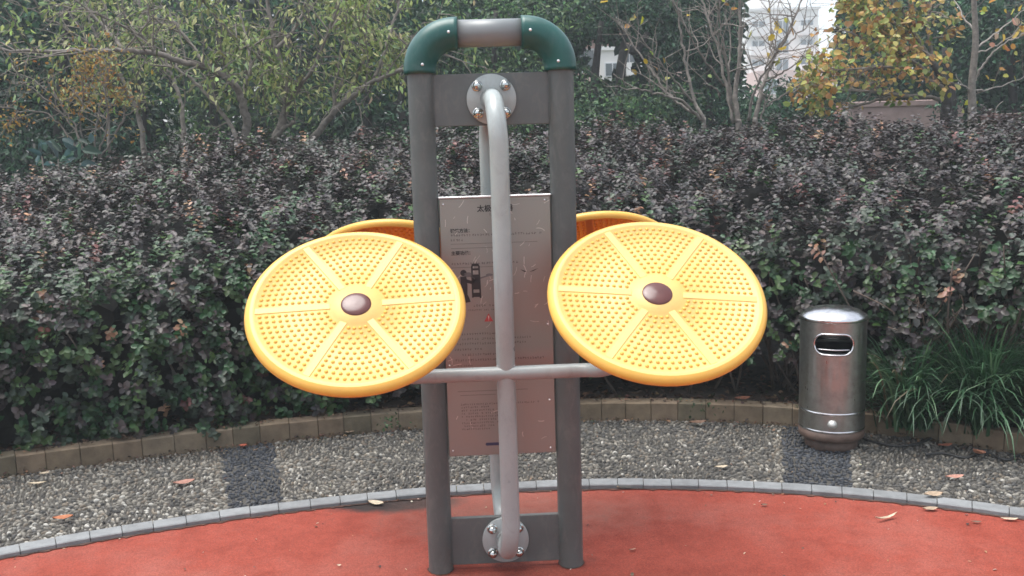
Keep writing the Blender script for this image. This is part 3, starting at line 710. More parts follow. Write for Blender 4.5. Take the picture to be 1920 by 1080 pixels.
# gaps
hole = (np.sin(t*1.9+u*4.3)+np.sin(t*.83-u*7.7+2)+np.sin(t*4.1+u*2.2+4)) > 1.75; ok = ~hole | (u > 1.8); t, u, p0, n0 = t[ok], u[ok], p0[ok], n0[ok]
NSp = len(t); K = 8
sd_ = nrm(n0*.9+np.array([0, 0, .75])+rng.normal(0, .45, (NSp, 3)))
sl_ = rng.uniform(.05, .13, NSp)
f = (np.arange(K)+.7)/K
P = p0[:, None]+sd_[:, None]*(sl_[:, None]*f)[..., None]; 
az_ = rng.uniform(0, 6.28, (NSp, 1))+np.arange(K)*2.4
e1 = nrm(np.cross(sd_, rng.normal(0, 1, (NSp, 3)))); e2 = np.cross(sd_, e1)
side = e1[:, None]*np.cos(az_)[..., None]+e2[:, None]*np.sin(az_)[..., None]
D = nrm(side+sd_[:, None]*.35+np.array([0, 0, -.12])+rng.normal(0, .15, P.shape))
Nn = nrm(sd_[:, None]*.6+n0[:, None]*.6+np.array([0, 0, 1.])*(.3+.65*np.clip((u-1.0)/.5, 0, 1))[:, None, None]+rng.normal(0, .25, P.shape))
LL = rng.uniform(.025, .049, (NSp, K))*(1.12-.3*f); WW = LL*rng.uniform(.55, .74, (NSp, K))
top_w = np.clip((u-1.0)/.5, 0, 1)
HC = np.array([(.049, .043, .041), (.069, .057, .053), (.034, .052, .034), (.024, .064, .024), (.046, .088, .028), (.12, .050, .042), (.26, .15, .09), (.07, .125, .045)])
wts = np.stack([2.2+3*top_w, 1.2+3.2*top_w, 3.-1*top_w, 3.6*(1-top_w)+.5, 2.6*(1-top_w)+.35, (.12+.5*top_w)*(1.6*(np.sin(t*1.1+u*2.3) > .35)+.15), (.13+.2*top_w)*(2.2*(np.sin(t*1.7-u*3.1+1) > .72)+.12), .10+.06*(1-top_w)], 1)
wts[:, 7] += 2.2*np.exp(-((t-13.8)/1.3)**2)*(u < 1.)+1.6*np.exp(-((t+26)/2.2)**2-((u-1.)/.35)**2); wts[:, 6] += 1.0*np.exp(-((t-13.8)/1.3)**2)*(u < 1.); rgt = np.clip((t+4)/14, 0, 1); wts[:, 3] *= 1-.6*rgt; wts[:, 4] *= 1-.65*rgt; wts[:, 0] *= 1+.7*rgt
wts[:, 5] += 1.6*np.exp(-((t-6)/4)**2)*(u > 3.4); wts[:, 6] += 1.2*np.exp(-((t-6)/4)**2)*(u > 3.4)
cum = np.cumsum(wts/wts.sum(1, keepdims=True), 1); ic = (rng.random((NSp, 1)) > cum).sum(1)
Cc = HC[ic][:, None]*(1+.2*top_w)[:, None, None]*(1+rng.normal(0, .22, (NSp, K, 1)))*(1+rng.normal(0, .06, (NSp, K, 3)))  # top leaves lightened: light from above put into the colour
fl = lambda a_: a_.reshape(-1, 3)
ret = foliage(HG, HO, fl(P), fl(D), fl(Nn), LL.ravel(), WW.ravel(), np.clip(fl(Cc), .006, .6), M['hedgeleaf'], 'round', 300)
# near-black sheet inside the hedge, standing in for shade between the leaves
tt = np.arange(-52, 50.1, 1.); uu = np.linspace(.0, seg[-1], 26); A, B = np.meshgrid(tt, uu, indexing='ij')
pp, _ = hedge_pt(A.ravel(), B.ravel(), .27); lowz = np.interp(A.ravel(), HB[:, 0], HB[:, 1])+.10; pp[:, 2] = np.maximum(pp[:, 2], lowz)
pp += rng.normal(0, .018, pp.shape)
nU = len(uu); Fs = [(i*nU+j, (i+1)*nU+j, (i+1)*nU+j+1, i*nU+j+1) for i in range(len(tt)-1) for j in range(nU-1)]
link('shade_core', mesh('shade_core', pp-HO, Fs, False, mat('shade core', (.010, .010, .008), .95, var=.5, vscale=30)), HG)
# stems under the hedge
mb = MB(); mb2 = MB()
for k in range(170):
    t0 = random.choice([random.uniform(-45, 45), random.uniform(14, 32)]); r0 = r_out(t0)+.3+random.uniform(0, .5); x, y, z = pol(t0, r0, .07)
    top = Vector((x+random.gauss(0, .25), y+random.uniform(-.45, .2), random.uniform(.6, 1.05))); base = Vector((x, y, z)); mid = base.lerp(top, .5)+Vector((random.gauss(0, .05), random.gauss(0, .05), 0))
    mb.tube(bez([base-Vector(HO), mid-Vector(HO), top-Vector(HO)], 4), [.009-.0007*j for j in range(9)], 5)
mb.build('stem', mat('hedge stem', (.10, .08, .065), .9, var=.3, vscale=30), HG)['kind'] = 'stuff'
for k in range(46):      # bare twigs that stick out to the right of the bin
    px, py = random.uniform(1690, 1880), random.uniform(560, 640); b_ = at(px, py+random.uniform(20, 60), 5.0+random.uniform(-.05, .2)); e_ = at(px+random.gauss(0, 55), py-random.uniform(10, 60), 4.95+random.uniform(-.12, .2))
    m_ = (b_+e_)/2+rng.normal(0, .02, 3)
    mb2.tube(bez([b_-HO, m_-HO, e_-HO], 4), [.0055-.0004*j for j in range(9)], 5)
mb2.build('bare_twigs', mat('bare hedge twig', (.17, .13, .10), .9, var=.3, vscale=30), HG)['kind'] = 'stuff'
mb3 = MB()

# leaf litter on the bed
NL = 5200; t = rng.uniform(-40, 40, NL); s = .10+rng.random(NL)**1.5*.9; r_ = r_out(t)+s; th = np.radians(t)
p = np.stack([C0[0]+r_*np.sin(th), C0[1]+r_*np.cos(th), .082+rng.uniform(0, .012, NL)], 1)
_, C = pal([(.10, .06, .04), (.06, .04, .03), (.15, .09, .055), (.20, .13, .08), (.035, .028, .022), (.05, .06, .03)], [4, 4, 2, 1, 3, 1], NL)
foot = np.arange(NL) < 900; top = (np.arange(NL) >= 900) & (np.arange(NL) < 1500)
s = np.where(foot, -rng.random(NL)**2*.13-.005, np.where(top, rng.uniform(.01, .1, NL), s)); r_ = r_out(t)+s
p = np.stack([C0[0]+r_*np.sin(th), C0[1]+r_*np.cos(th), np.where(foot, .010, np.where(top, .110, .082))+rng.uniform(0, .010, NL)], 1)
o = link('leaf_litter', leaf_mesh('leaf_litter', p, rng.normal(0, 1, (NL, 3))*(1, 1, .25), rng.normal(0, .35, (NL, 3))+(0, 0, 1), rng.uniform(.02, .05, NL)*np.where(foot | top, .55, 1.), rng.uniform(.01, .026, NL)*np.where(foot | top, .6, 1.), C, M['dry'])); o['kind'] = 'stuff'
tag(o, 'brown leaf litter lying on the soil under the hedge', 'leaf litter')

# flecks of dry leaf, grit and crumbs blown over the red floor and the path
NF = 520; t = rng.uniform(-48, 48, NF); r_ = r_in(t)-rng.random(NF)**2.2*2.2; on = np.arange(NF) > 330; r_ = np.where(on, r_in(t)+KW+rng.random(NF)*.9, r_); th = np.radians(t)
p = np.stack([C0[0]+r_*np.sin(th), C0[1]+r_*np.cos(th), np.where(on, .012, .004)+rng.uniform(0, .002, NF)], 1)
_, C = pal([(.40, .33, .24), (.12, .07, .05), (.30, .16, .09), (.06, .045, .04), (.5, .45, .38)], [3, 3, 2, 3, 1], NF); L_ = rng.uniform(.005, .017, NF)
o = link('debris', leaf_mesh('debris', p, rng.normal(0, 1, (NF, 3))*(1, 1, .1), rng.normal(0, .3, (NF, 3))+(0, 0, 1), L_, L_*rng.uniform(.2, .8, NF), C, M['dry'])); o['kind'] = 'stuff'
tag(o, 'tiny flecks of dry leaf and grit scattered over the red floor and the path', 'debris')

# ---------------------------------------------------------------- strap-leaved grass clumps, weeds, hose
def strap_clump(label, x, y, n, Lr, lean, parts, group='strap-leaved clumps beside the bin', cols=None):
    root = empty('grass_clump', (x, y, .075)); tag(root, label, 'ornamental grass', group)
    V = []; Fs = []; cc = []; singles = []
    cl = cols or [(.018, .056, .024), (.030, .084, .038), (.050, .120, .056), (.10, .18, .09), (.13, .10, .06)]
    for k in range(n):
        a_ = random.uniform(0, 2*math.pi); L_ = Lr*random.uniform(.55, 1.1); l = random.uniform(.35, 1.15); w = random.uniform(.005, .010)
        d = Vector((math.cos(a_)+lean[0], math.sin(a_)+lean[1], 0)); d = d/max(d.length, .3); b = Vector((random.gauss(0, .05), random.gauss(0, .05), -.01)); q = R(80); pts = []
        p = b.copy(); st = L_/7
        ang = R(88)-l*random.uniform(.15, .75)
        for j in range(8):
            pts.append(p.copy()); p = p+(d*math.cos(ang)+Vector((0, 0, 1))*math.sin(ang))*st; ang -= l*(.10+.075*j)
            if p.z < -.07: p.z = -.07+random.uniform(0, .006); ang = max(ang, R(-5))
        wv = Vector((-d.y, d.x, 0)).normalized(); vv = []
        for j, pt in enumerate(pts):
            ww = w*(1-.1*j if j < 5 else .55-.17*(j-5))
            if j == 7: ww = .0006
            vv += [pt-wv*ww+Vector((0, 0, ww*.5)), pt+Vector((0, 0, -ww*.1)), pt+wv*ww+Vector((0, 0, ww*.5))]
        ff = []
        for j in range(7):
            ff += [(3*j, 3*j+1, 3*j+4, 3*j+3), (3*j+1, 3*j+2, 3*j+5, 3*j+4)]
        c = random.choices(cl, (4, 5, 4, 2, .6) if not cols else None)[0]
        if k < parts: singles.append((vv, ff, c))
        else:
            n0_ = len(V); V += vv; Fs += [tuple(i+n0_ for i in q_) for q_ in ff]; cc += [c]*len(vv)
    def mk(nm, v, f_, c):
        me = mesh(nm, v, f_, True, M['grass']); ca = me.attributes.new('col', 'FLOAT_COLOR', 'POINT'); ca.data.foreach_set('color', np.c_[np.array(c), np.ones(len(c))].astype(np.float32).ravel()); return link(nm, me, root)
    for v, f_, c in singles: mk('blade', v, f_, [c]*len(v))
    if V: mk('blades', V, Fs, cc)['kind'] = 'stuff'
    return root
strap_clump('dark green strap-leaved clump nearest to the right side of the steel bin', 2.08, 4.90, 230, .62, (-.35, -.55), 50)
strap_clump('large strap-leaved clump arching over the kerb, second from the steel bin', 2.40, 4.80, 380, .70, (-.15, -.6), 70)
strap_clump('strap-leaved clump at the right edge of the photo under the bare hedge twigs', 2.72, 4.66, 380, .70, (-.05, -.55), 70)
strap_clump('strap-leaved clump set back under the hedge behind the arching clumps', 2.45, 5.05, 230, .66, (0, -.4), 40)
def weed(label, px, py, n, sz):
    g = gp(px, py, .10); root = empty('weed', (g[0], g[1], .09)); tag(root, label, 'weed', 'weeds on the planter edging'); org = np.array([g[0], g[1], .09])
    p = org+rng.normal(0, 1, (n, 3))*(.05, .03, .02)+(0, -.02, .02); _, C = pal([(.03, .06, .025), (.045, .08, .03), (.06, .06, .03)], [3, 3, 1], n)
    foliage(root, org, p, rng.normal(0, 1, (n, 3)), rng.normal(0, .4, (n, 3))+(0, -.3, 1), rng.uniform(.6, 1.2, n)*sz, rng.uniform(.4, .7, n)*sz, C, M['treeleaf'], 'round', min(n, 12), 'foliage')
weed('small green weed growing over the brown edging left of the dark pebble square', 425, 800, 60, .026)
weed('small dark weed hanging over the edging beside a brown leaf and the left post', 733, 790, 34, .022)
weed('tiny weed on the edging right of centre beside a dry leaf', 1318, 765, 26, .02)
pts = bez([at(1618, 822, 4.88), at(1650, 832, 4.80), at(1700, 836, 4.76), at(1745, 822, 4.80), at(1775, 800, 4.88)], 8)
def hose(label, pix, group):
    pts = [np.array([*gp(x, y, .012), .012]) for x, y in pix]; mb = MB(); mb.tube(bez(pts, 7), .0065, 8); o = mb.build('hose', M['inside']); tag(o, label, 'hose', group)
hose('thin black hose lying on the path from the bin towards the grass', [(1612, 820), (1640, 829), (1680, 836), (1720, 832), (1760, 815)], 'black hoses on the path')
hose('thin black hose curling out of the grass past an orange leaf', [(1735, 852), (1770, 850), (1810, 858), (1845, 848), (1885, 862), (1912, 852)], 'black hoses on the path')

# ---------------------------------------------------------------- fallen leaves
def fallen(label, px, py, L_, W_, c, rz, z=.006, curl=.25, tilt=0.):
    g = gp(px, py, z); V = []; nx, ny = 6, 3
    prof = [.08, .62, .95, 1., .72, .05]
    for i in range(nx):
        for j in (-1, 0, 1):
            x = (i/(nx-1)-.5)*L_; V.append((x, j*prof[i]*W_/2, abs(j)*curl*W_*.6+((i/(nx-1)-.5)**2)*curl*L_*.9+random.uniform(0, .002)))
    Fs = [(i*3+j, (i+1)*3+j, (i+1)*3+j+1, i*3+j+1) for i in range(nx-1) for j in range(2)]
    me = mesh('fallen_leaf', V, Fs, True, mat('fallen leaf', c, .7, var=.3, vscale=40, trans=.1)); o = link('fallen_leaf', me); o.location = (g[0], g[1], z); o.rotation_euler = (random.gauss(0, .1), tilt, R(rz))
    tag(o, label, 'leaf', 'fallen dry leaves')
TAN, OR_, BR, PALE = (.34, .25, .17), (.34, .12, .05), (.15, .085, .055), (.46, .38, .27)
fallen('pale tan leaf lying in the dark stain left of the left post', 705, 944, .085, .035, PALE, -25)
fallen('long pale leaf beside the grey kerb right of the right post', 1176, 914, .10, .028, PALE, 8)
fallen('yellow green leaf against the kerb between the two posts', 856, 918, .055, .03, (.42, .42, .08), 3)
fallen('small tan leaf against the kerb beside the yellow green leaf', 907, 918, .05, .032, TAN, 12)
fallen('curled orange brown leaf on the near left pebbles', 118, 972, .085, .045, OR_, 15, .02)
fallen('pale cream leaf on the far left pebbles below the edging', 70, 907, .09, .03, PALE, 8, .014)
fallen('faded reddish leaf on the pebbles left of the dark square', 345, 906, .10, .05, (.30, .15, .11), 20, .014)
fallen('tan leaf by the foot of the edging right of the left dark square', 655, 811, .055, .03, TAN, 10, .014)
fallen('large pinkish brown leaf against the edging beside the left post', 746, 800, .095, .05, (.34, .20, .14), 10, .016)
fallen('dark brown crumpled leaf against the edging right of centre', 1308, 793, .10, .045, BR, 8, .02)
fallen('pale leaf on the pebbles in front of the right dark square', 1352, 876, .07, .022, PALE, 10, .014)
fallen('curled tan twig leaf on the red floor at right', 1662, 972, .12, .016, PALE, 24, .008, .5)
fallen('pale leaf beside the kerb below the right pebbles', 1744, 955, .065, .03, TAN, 0)
fallen('pale leaf at the right edge of the red floor by the kerb', 1893, 974, .07, .022, PALE, -8)
fallen('small brown leaf on the right red floor below the kerb', 1830, 979, .04, .014, BR, -12)
fallen('tan leaf lying across the grey kerb at right', 1750, 928, .085, .04, TAN, 5, .03)
fallen('pinkish leaf on the right pebbles', 1790, 895, .09, .032, (.40, .20, .15), 6, .014)
fallen('upright curled orange leaf in front of the grass', 1834, 851, .075, .06, (.45, .2, .12), 20, .03, .4, .3)
fallen('orange brown leaf under the grass close to the edging', 1872, 836, .07, .04, OR_, -10, .02)
fallen('reddish brown leaf under the grass left of the upright orange leaf', 1772, 836, .08, .035, (.28, .10, .06), 12, .02)
fallen('small tan leaf on the open red floor right of the right post', 1186, 1031, .03, .015, TAN, 20)
fallen('dark fleck of leaf on the red floor below the right pebbles', 1433, 947, .03, .016, BR, 0)
fallen('tiny red leaf at the foot of the edging by the left dark square', 456, 836, .045, .03, (.36, .08, .04), 0, .014)
fallen('small pale leaf at the foot of the far left edging', 84, 888, .05, .025, PALE, 25, .014)
fallen('tiny pale chip of leaf at bottom of the red floor', 636, 1060, .018, .01, PALE, 0)
fallen('brown leaf lying on the soil above the edging near the bin', 1392, 748, .09, .045, (.25, .10, .06), 5, .115)
# ---------------------------------------------------------------- background plants
def limb_pts(pix, Y0, Y1, n=6):
    P_ = [at(x, y, Y0+(Y1-Y0)*k/(len(pix)-1)) for k, (x, y) in enumerate(pix)]; return bez(P_, n)
class Plant:
    def __init__(s, name, label, cat, base, group=None):
        s.org = np.array(base, float); s.root = empty(name, base); tag(s.root, label, cat, group); s.tips = []
    def limb(s, pix, Y0, Y1, r0, r1, m, name='limb', n=9):
        pts = limb_pts(pix, Y0, Y1); L_ = len(pts)
        pts = [p+rng.normal(0, .006, 3) for p in pts]
        mb = MB(); mb.tube([p-s.org for p in pts], [.8*(r0+(r1-r0)*k/(L_-1)) for k in range(L_)], n); mb.build(name, m, s.root)
        s.tips.append((pts, r0, r1)); return pts
    def twigs(s, per, Lm, m, up=.35, gen2=3, lo=.15, r=.006, drop=0., spread=.8):
        mb = MB(); s.nodes = []
        for pts, r0, r1 in s.tips:
            nseg = max(1, int(per*sum(np.linalg.norm(pts[k+1]-pts[k]) for k in range(len(pts)-1))))
            for _ in range(nseg):
                f = random.uniform(lo, 1); k = min(int(f*(len(pts)-1)), len(pts)-2); b = pts[k]+(pts[k+1]-pts[k])*random.random(); d = nrm(pts[k+1]-pts[k])
                d = nrm(d*.6+rng.normal(0, spread, 3)+np.array([0, 0, up])); L_ = Lm*random.uniform(.5, 1.3)
                q = [b]; dd = d
                for j in range(4): dd = nrm(dd+rng.normal(0, .16, 3)+np.array([0, 0, .08-drop*.2])); q.append(q[-1]+dd*L_/4)
                rr = min(r*1.4, (r0+(r1-r0)*f)*.6)
                mb.tube([x-s.org for x in q], [rr*(1-.18*j) for j in range(5)], 4, False); s.nodes += [(x, dd) for x in q[1:]]
                for _2 in range(gen2):
                    j = random.randint(1, 4); d2 = nrm(dd*.7+rng.normal(0, .6, 3)+np.array([0, 0, -drop])); l2 = L_*random.uniform(.3, .6); q2 = [q[j], q[j]+d2*l2*.5, q[j]+d2*l2+np.array([0, 0, -drop*l2*.3])]
                    mb.tube([x-s.org for x in q2], [rr*.55, rr*.45, rr*.25], 3, False); s.nodes += [(q2[1], d2), (q2[2], d2)]
        mb.build('twigs', m, s.root)['kind'] = 'stuff'
    def w(s, nd):
        q = np.array([x for x, _ in nd]); v = np.clip(.55+.5*np.sin(q[:, 0]*5.3+q[:, 2]*3.1)+.5*np.sin(q[:, 2]*7.7-q[:, 0]*2.9+q[:, 1]*4), .04, None); return v/v.sum()
    def leaves(s, N, cols, wts, Lr, ratio, m, shape, hang=0., parts=0, scatter=.06, flat=.3, filt=None):
        nd = s.nodes; ii = rng.choice(len(nd), N, p=s.w(nd)); p = np.array([nd[i][0] for i in ii])+rng.normal(0, scatter, (N, 3)); d = np.array([nd[i][1] for i in ii])
        if filt is not None:
            k = filt(p); p, d = p[k], d[k]; N = len(p)
        d = nrm(d*.6+rng.normal(0, .6, (N, 3))+np.array([0, 0, -hang])); n = rng.normal(0, 1, (N, 3))*(1-flat)+np.array([0, -.35, 1.])*flat*1.5
        L_ = rng.uniform(*Lr, N); _, C = pal(cols, wts, N)
        foliage(s.root, s.org, p, d, n, L_, L_*ratio*rng.uniform(.8, 1.2, N), C, m, shape, parts)

def crown(root, org, clumps, per, cols, wts, Lr, ratio, m, shape='oval', parts=0, skin=.55, hang=.1, gap=None):
    p, d, n, br = [], [], [], []
    for (c, r_) in clumps:
        c = np.array(c); r_ = np.array(r_ if hasattr(r_, '__len__') else (r_, r_, r_)); N = int(per*(r_[0]*r_[2]+r_[0]*r_[1]+r_[1]*r_[2])/3)
        v = nrm(rng.normal(0, 1, (N, 3))); rad = rng.uniform(skin, 1.05, N)**.8
        rad = rad*(1+.16*np.sin(v[:, 0]*9+c[0]*7)*np.sin(v[:, 2]*8+c[2]*5)+.10*np.sin(v[:, 1]*15+v[:, 2]*17))
        br.append(random.uniform(.75, 1.35)*np.clip(1+.55*np.sin(v[:, 0]*6+c[0]*3)*np.sin(v[:, 2]*7+c[2])+.35*np.sin(v[:, 1]*11+v[:, 0]*13), .45, 2.)); p.append(c+v*rad[:, None]*r_); d.append(nrm(v*.5+rng.normal(0, .6, (N, 3))+np.array([0, 0, -hang]))); n.append(nrm(v*.6+np.array([0, 0, .7])+rng.normal(0, .45, (N, 3))))  # lighter and darker clumps: light and shade put into the leaf colour
    p, d, n, br = map(np.concatenate, (p, d, n, br))
    if gap is not None:
        k = gap(p); p, d, n, br = p[k], d[k], n[k], br[k]
    N = len(p); L_ = rng.uniform(*Lr, N); _, C = pal(cols, wts, N); C = np.clip(C*br[:, None]*1.35, .004, .6)
    foliage(root, org, p, d, n, L_, L_*ratio*rng.uniform(.8, 1.2, N), C, m, shape, parts)
def pixof(p):
    rel = p-CC; z = rel@_f; return 960+F_PX*(rel@CR)/z, 540-F_PX*(rel@CU)/z

G_DARK = [(.018, .042, .026), (.028, .060, .036), (.046, .088, .050), (.011, .026, .019)]
G_MID = [(.034, .066, .030), (.054, .098, .042), (.085, .13, .055), (.020, .042, .026)]
PALEG = [(.26, .32, .11), (.36, .42, .18), (.17, .23, .08), (.48, .48, .26), (.10, .15, .055)]

def evergreen(label, pxs, Y, trunk_pix, cols, wts, Lr, per, bark, group='evergreen trees behind the hedge', name='evergreen_tree', cat='tree', gap=None, r0=.07, parts=0, ratio=.45, skin=.5):
    b = at(*trunk_pix[0][0], Y); base = (b[0], b[1], -.05); pl = Plant(name, label, cat, base, group)
    for pix in trunk_pix:
        b0 = at(*pix[0], Y); pts = [np.array([b0[0], b0[1], -.05])]+[at(x, y, Y) for x, y in pix]; pts = bez(pts, 4)
        mb = MB(); mb.tube([p-pl.org for p in pts], [r0*(1-.6*k/(len(pts)-1)) for k in range(len(pts))], 9); mb.build('trunk', bark, pl.root)
    cl = []
    for (x, y, rx, rz, dy) in pxs:
        c = at(x, y, Y+dy); s_ = (Y+dy)/F_PX; cl.append((c, (rx*s_, max(rx, rz)*s_*.8, rz*s_)))
    crown(pl.root, pl.org, cl, per, cols, wts, Lr, ratio, M['treeleaf'], 'oval', parts, skin, .15, gap)
    return pl

# left arching tree and its neighbours: grey stems, pale hanging leaves
GRP = 'pale-leaved trees behind the left hedge'
def pale_tree(label, limbs, Y, tw, nl, parts, lo=.15):
    b = at(*limbs[0][0][0], Y); pl = Plant('pale_leaved_tree', label, 'tree', (b[0], b[1], -.05), GRP)
    b0 = [np.array([b[0], b[1], -.05]), b]
    mb = MB(); mb.tube([p-pl.org for p in b0], [limbs[0][2]*1.2, limbs[0][2]], 9); mb.build('trunk', M['bark'], pl.root)
    for pix, dy, ra, rb_ in limbs: pl.limb(pix, Y, Y+dy, ra, rb_, M['bark'])
    pl.twigs(tw, .55, M['twig'], .45, 4, lo, .006, .25)
    pl.leaves(nl, PALEG, [4, 3, 3, 1.6, 2], (.045, .085), .36, M['treeleaf'], 'lance', .9, parts, .07, .25, lambda p: (pixof(p)[1] < 225-45*rng.random(len(p))))
    return pl
pale_tree('tree whose grey limb arches over to the left edge above the hedge', [
    ([(462, 275), (463, 225), (452, 185), (430, 150), (395, 130), (340, 116), (285, 99), (230, 95), (165, 95), (80, 97), (-10, 92)], -.5, .05, .014),
    ([(232, 96), (200, 55), (165, 15), (140, -50)], .5, .022, .008), ([(300, 103), (255, 60), (180, 25), (110, -20)], -.4, .02, .007), ([(395, 130), (340, 60), (300, 0), (280, -60)], .4, .02, .008),
    ([(447, 268), (425, 222), (380, 170), (335, 130), (290, 122)], .3, .026, .010), ([(452, 185), (470, 120), (455, 50), (440, -30)], .5, .025, .01)], 8.6, 9, 1500, 90)
pale_tree('forked tree with a straight stem rising left of the frame above the hedge', [
    ([(515, 265), (536, 200), (533, 140), (517, 88), (506, 30), (498, -60)], .3, .048, .018), ([(537, 195), (572, 152), (608, 85), (640, 0)], -.4, .026, .01),
    ([(519, 92), (560, 40), (585, -40)], .5, .022, .009), ([(535, 165), (490, 110), (430, 60), (380, 0)], -.5, .02, .008), ([(508, 262), (540, 235), (552, 228)], -.1, .025, .018)], 8.9, 10, 1700, 90)
pale_tree('tree leaning right behind the left post with a low slanting stem', [
    ([(586, 262), (622, 216), (660, 181), (700, 152), (760, 129), (840, 95)], -.3, .042, .016), ([(626, 213), (627, 160), (640, 100), (650, 20)], .3, .022, .009),
    ([(700, 152), (722, 92), (745, 20), (760, -50)], .4, .024, .009), ([(662, 180), (672, 195), (690, 180)], -.1, .014, .009), ([(640, 200), (680, 120), (690, 40), (700, -30)], .6, .022, .009)], 9.0, 10, 1800, 90)
pale_tree('slim grey tree behind the far left hedge with ascending stems', [
    ([(272, 292), (263, 235), (246, 178), (215, 125), (178, 62), (150, -20)], .3, .035, .012), ([(345, 275), (341, 205), (325, 152), (300, 110), (270, 40), (250, -40)], .5, .032, .01), ([(215, 125), (150, 70), (80, 30), (20, 0)], -.4, .016, .006), ([(205, 285), (202, 200), (190, 120), (140, 40)], .4, .02, .008)], 9.6, 9, 1100, 60)
# yellow-leaved shrub at the left
b = at(168, 296, 7.9); ys = Plant('yellow_leaved_shrub', 'thin-stemmed shrub with small yellow orange leaves behind the left hedge', 'shrub', (b[0], b[1], -.05))
for pix in ([(160, 296), (140, 240), (110, 190), (60, 150), (10, 130)], [(150, 296), (128, 250), (90, 215), (30, 205), (-20, 195)], [(175, 296), (180, 240), (190, 180), (195, 110)], [(182, 296), (202, 230), (200, 160), (215, 100)], [(168, 296), (150, 230), (155, 170), (140, 90)], [(190, 296), (222, 240), (240, 215), (275, 200)], [(165, 296), (130, 230), (60, 165), (20, 155)], [(120, 190), (160, 165), (175, 150)]):
    ys.limb(pix, 7.9, 7.9+random.uniform(-.4, .3), .010, .004, M['twig'], 'stem', 6)
ys.twigs(9, .3, M['twig'], .2, 2, .3, .004)
ys.leaves(950, [(.34, .20, .05), (.26, .13, .04), (.30, .25, .08), (.16, .15, .05)], [3, 2, 3, 1], (.022, .04), .55, M['treeleaf'], 'oval', .2, 80, .035, .4)
# dark evergreens, left to right
evergreen('dark evergreen tree filling the left edge behind the yellow shrub', [(40, 230, 150, 110, 0), (150, 150, 150, 110, .6), (240, 220, 110, 80, .2), (0, 60, 150, 110, .6), (120, 20, 130, 90, 1), (60, 300, 120, 60, -.8), (200, 290, 90, 45, -.6), (-100, 150, 120, 160, 0)], 10.8, [[(110, 250), (120, 120), (125, 0)], [(275, 280), (270, 200), (250, 120)]], G_DARK, [4, 3, 1.4, 3], (.05, .10), 2600, M['barkdark'], parts=40)
evergreen('green rounded evergreen between the arching tree stems', [(400, 215, 70, 70, 0), (330, 160, 80, 70, .5), (480, 180, 90, 80, .4), (420, 90, 100, 80, .8), (360, 260, 60, 40, -.2), (560, 220, 70, 60, .3), (300, 30, 100, 90, 1)], 11.2, [[(400, 270), (405, 150), (410, 60)]], G_MID, [4, 3, 2, 3], (.045, .08), 2600, M['barkdark'])
evergreen('blue green evergreen behind the slanting stem left of the frame', [(640, 215, 80, 60, 0), (720, 200, 90, 70, .3), (700, 100, 110, 90, .8), (590, 90, 100, 90, .9), (800, 130, 100, 110, .5), (800, 230, 70, 50, -.4), (620, 0, 120, 80, 1.2), (780, 10, 120, 80, 1)], 11.5, [[(690, 260), (690, 150), (700, 50)], [(760, 260), (750, 190), (770, 120)]], G_DARK, [3, 4, 2.6, 2], (.05, .085), 2400, M['barkdark'])
evergreen('leafy evergreen seen through the top of the machine frame', [(900, 60, 120, 90, 0), (960, 150, 100, 80, .3), (870, 180, 90, 70, .1), (980, 230, 90, 40, -.2), (1010, 20, 110, 70, .8), (900, 230, 80, 40, -.3)], 12, [[(920, 260), (925, 150), (930, 20)]], G_MID, [4, 3, 2.4, 2], (.05, .085), 2400, M['barkdark'])
vg = lambda p: ~((pixof(p)[0] > 1104) & (pixof(p)[0] < 1196) & (pixof(p)[1] > 82) & (pixof(p)[1] < 140) & (rng.random(len(p)) < .97))
sg = lambda p: ~((pixof(p)[0] > 1396) & (pixof(p)[1] < 150))
both = lambda p: vg(p) & sg(p)
evergreen('tall dark tree with two black trunks framing the pink villa', [(1110, 40, 90, 60, 0), (1180, 30, 90, 62, .3), (1060, 90, 60, 70, .2), (1250, 70, 80, 80, .2), (1080, 0, 110, 60, .7), (1230, -20, 110, 70, .6)], 13, [[(1112, 230), (1118, 120), (1128, 40)], [(1162, 235), (1165, 140), (1172, 40)], [(1164, 130), (1195, 95), (1215, 60)]], G_DARK, [3, 4, 2, 3], (.05, .09), 2300, M['barkdark'], gap=both, r0=.085)
evergreen('low dark green shrub below the villa right of the frame', [(1130, 185, 70, 42, 0), (1210, 190, 80, 45, .2), (1070, 170, 60, 50, .3), (1150, 215, 100, 35, -.4), (1270, 200, 60, 50, .1)], 11, [[(1150, 240), (1150, 190)]], G_MID, [5, 2.5, 1, 4], (.04, .07), 3000, M['barkdark'], 'evergreen shrubs behind the hedge', 'evergreen_shrub', 'shrub', gap=both)
evergreen('tall evergreen behind the bare grey stems left of the white sky', [(1330, 60, 70, 90, 0), (1300, 150, 80, 80, .2), (1350, 140, 46, 70, .1), (1270, 40, 70, 80, .5), (1340, -30, 70, 60, .4), (1350, 200, 60, 40, -.2)], 13.5, [[(1330, 235), (1330, 120), (1335, 10)]], G_DARK, [3, 4, 3, 2], (.05, .085), 2300, M['barkdark'], gap=both)
evergreen('low blue green shrub under the apartment block', [(1440, 190, 60, 42, 0), (1500, 180, 60, 44, .2), (1390, 205, 50, 34, -.2), (1550, 195, 50, 42, .3), (1470, 215, 80, 28, -.4)], 12, [[(1460, 235), (1460, 190)]], G_DARK, [3, 4, 3, 2], (.045, .08), 2900, M['barkdark'], 'evergreen shrubs behind the hedge', 'evergreen_shrub', 'shrub')
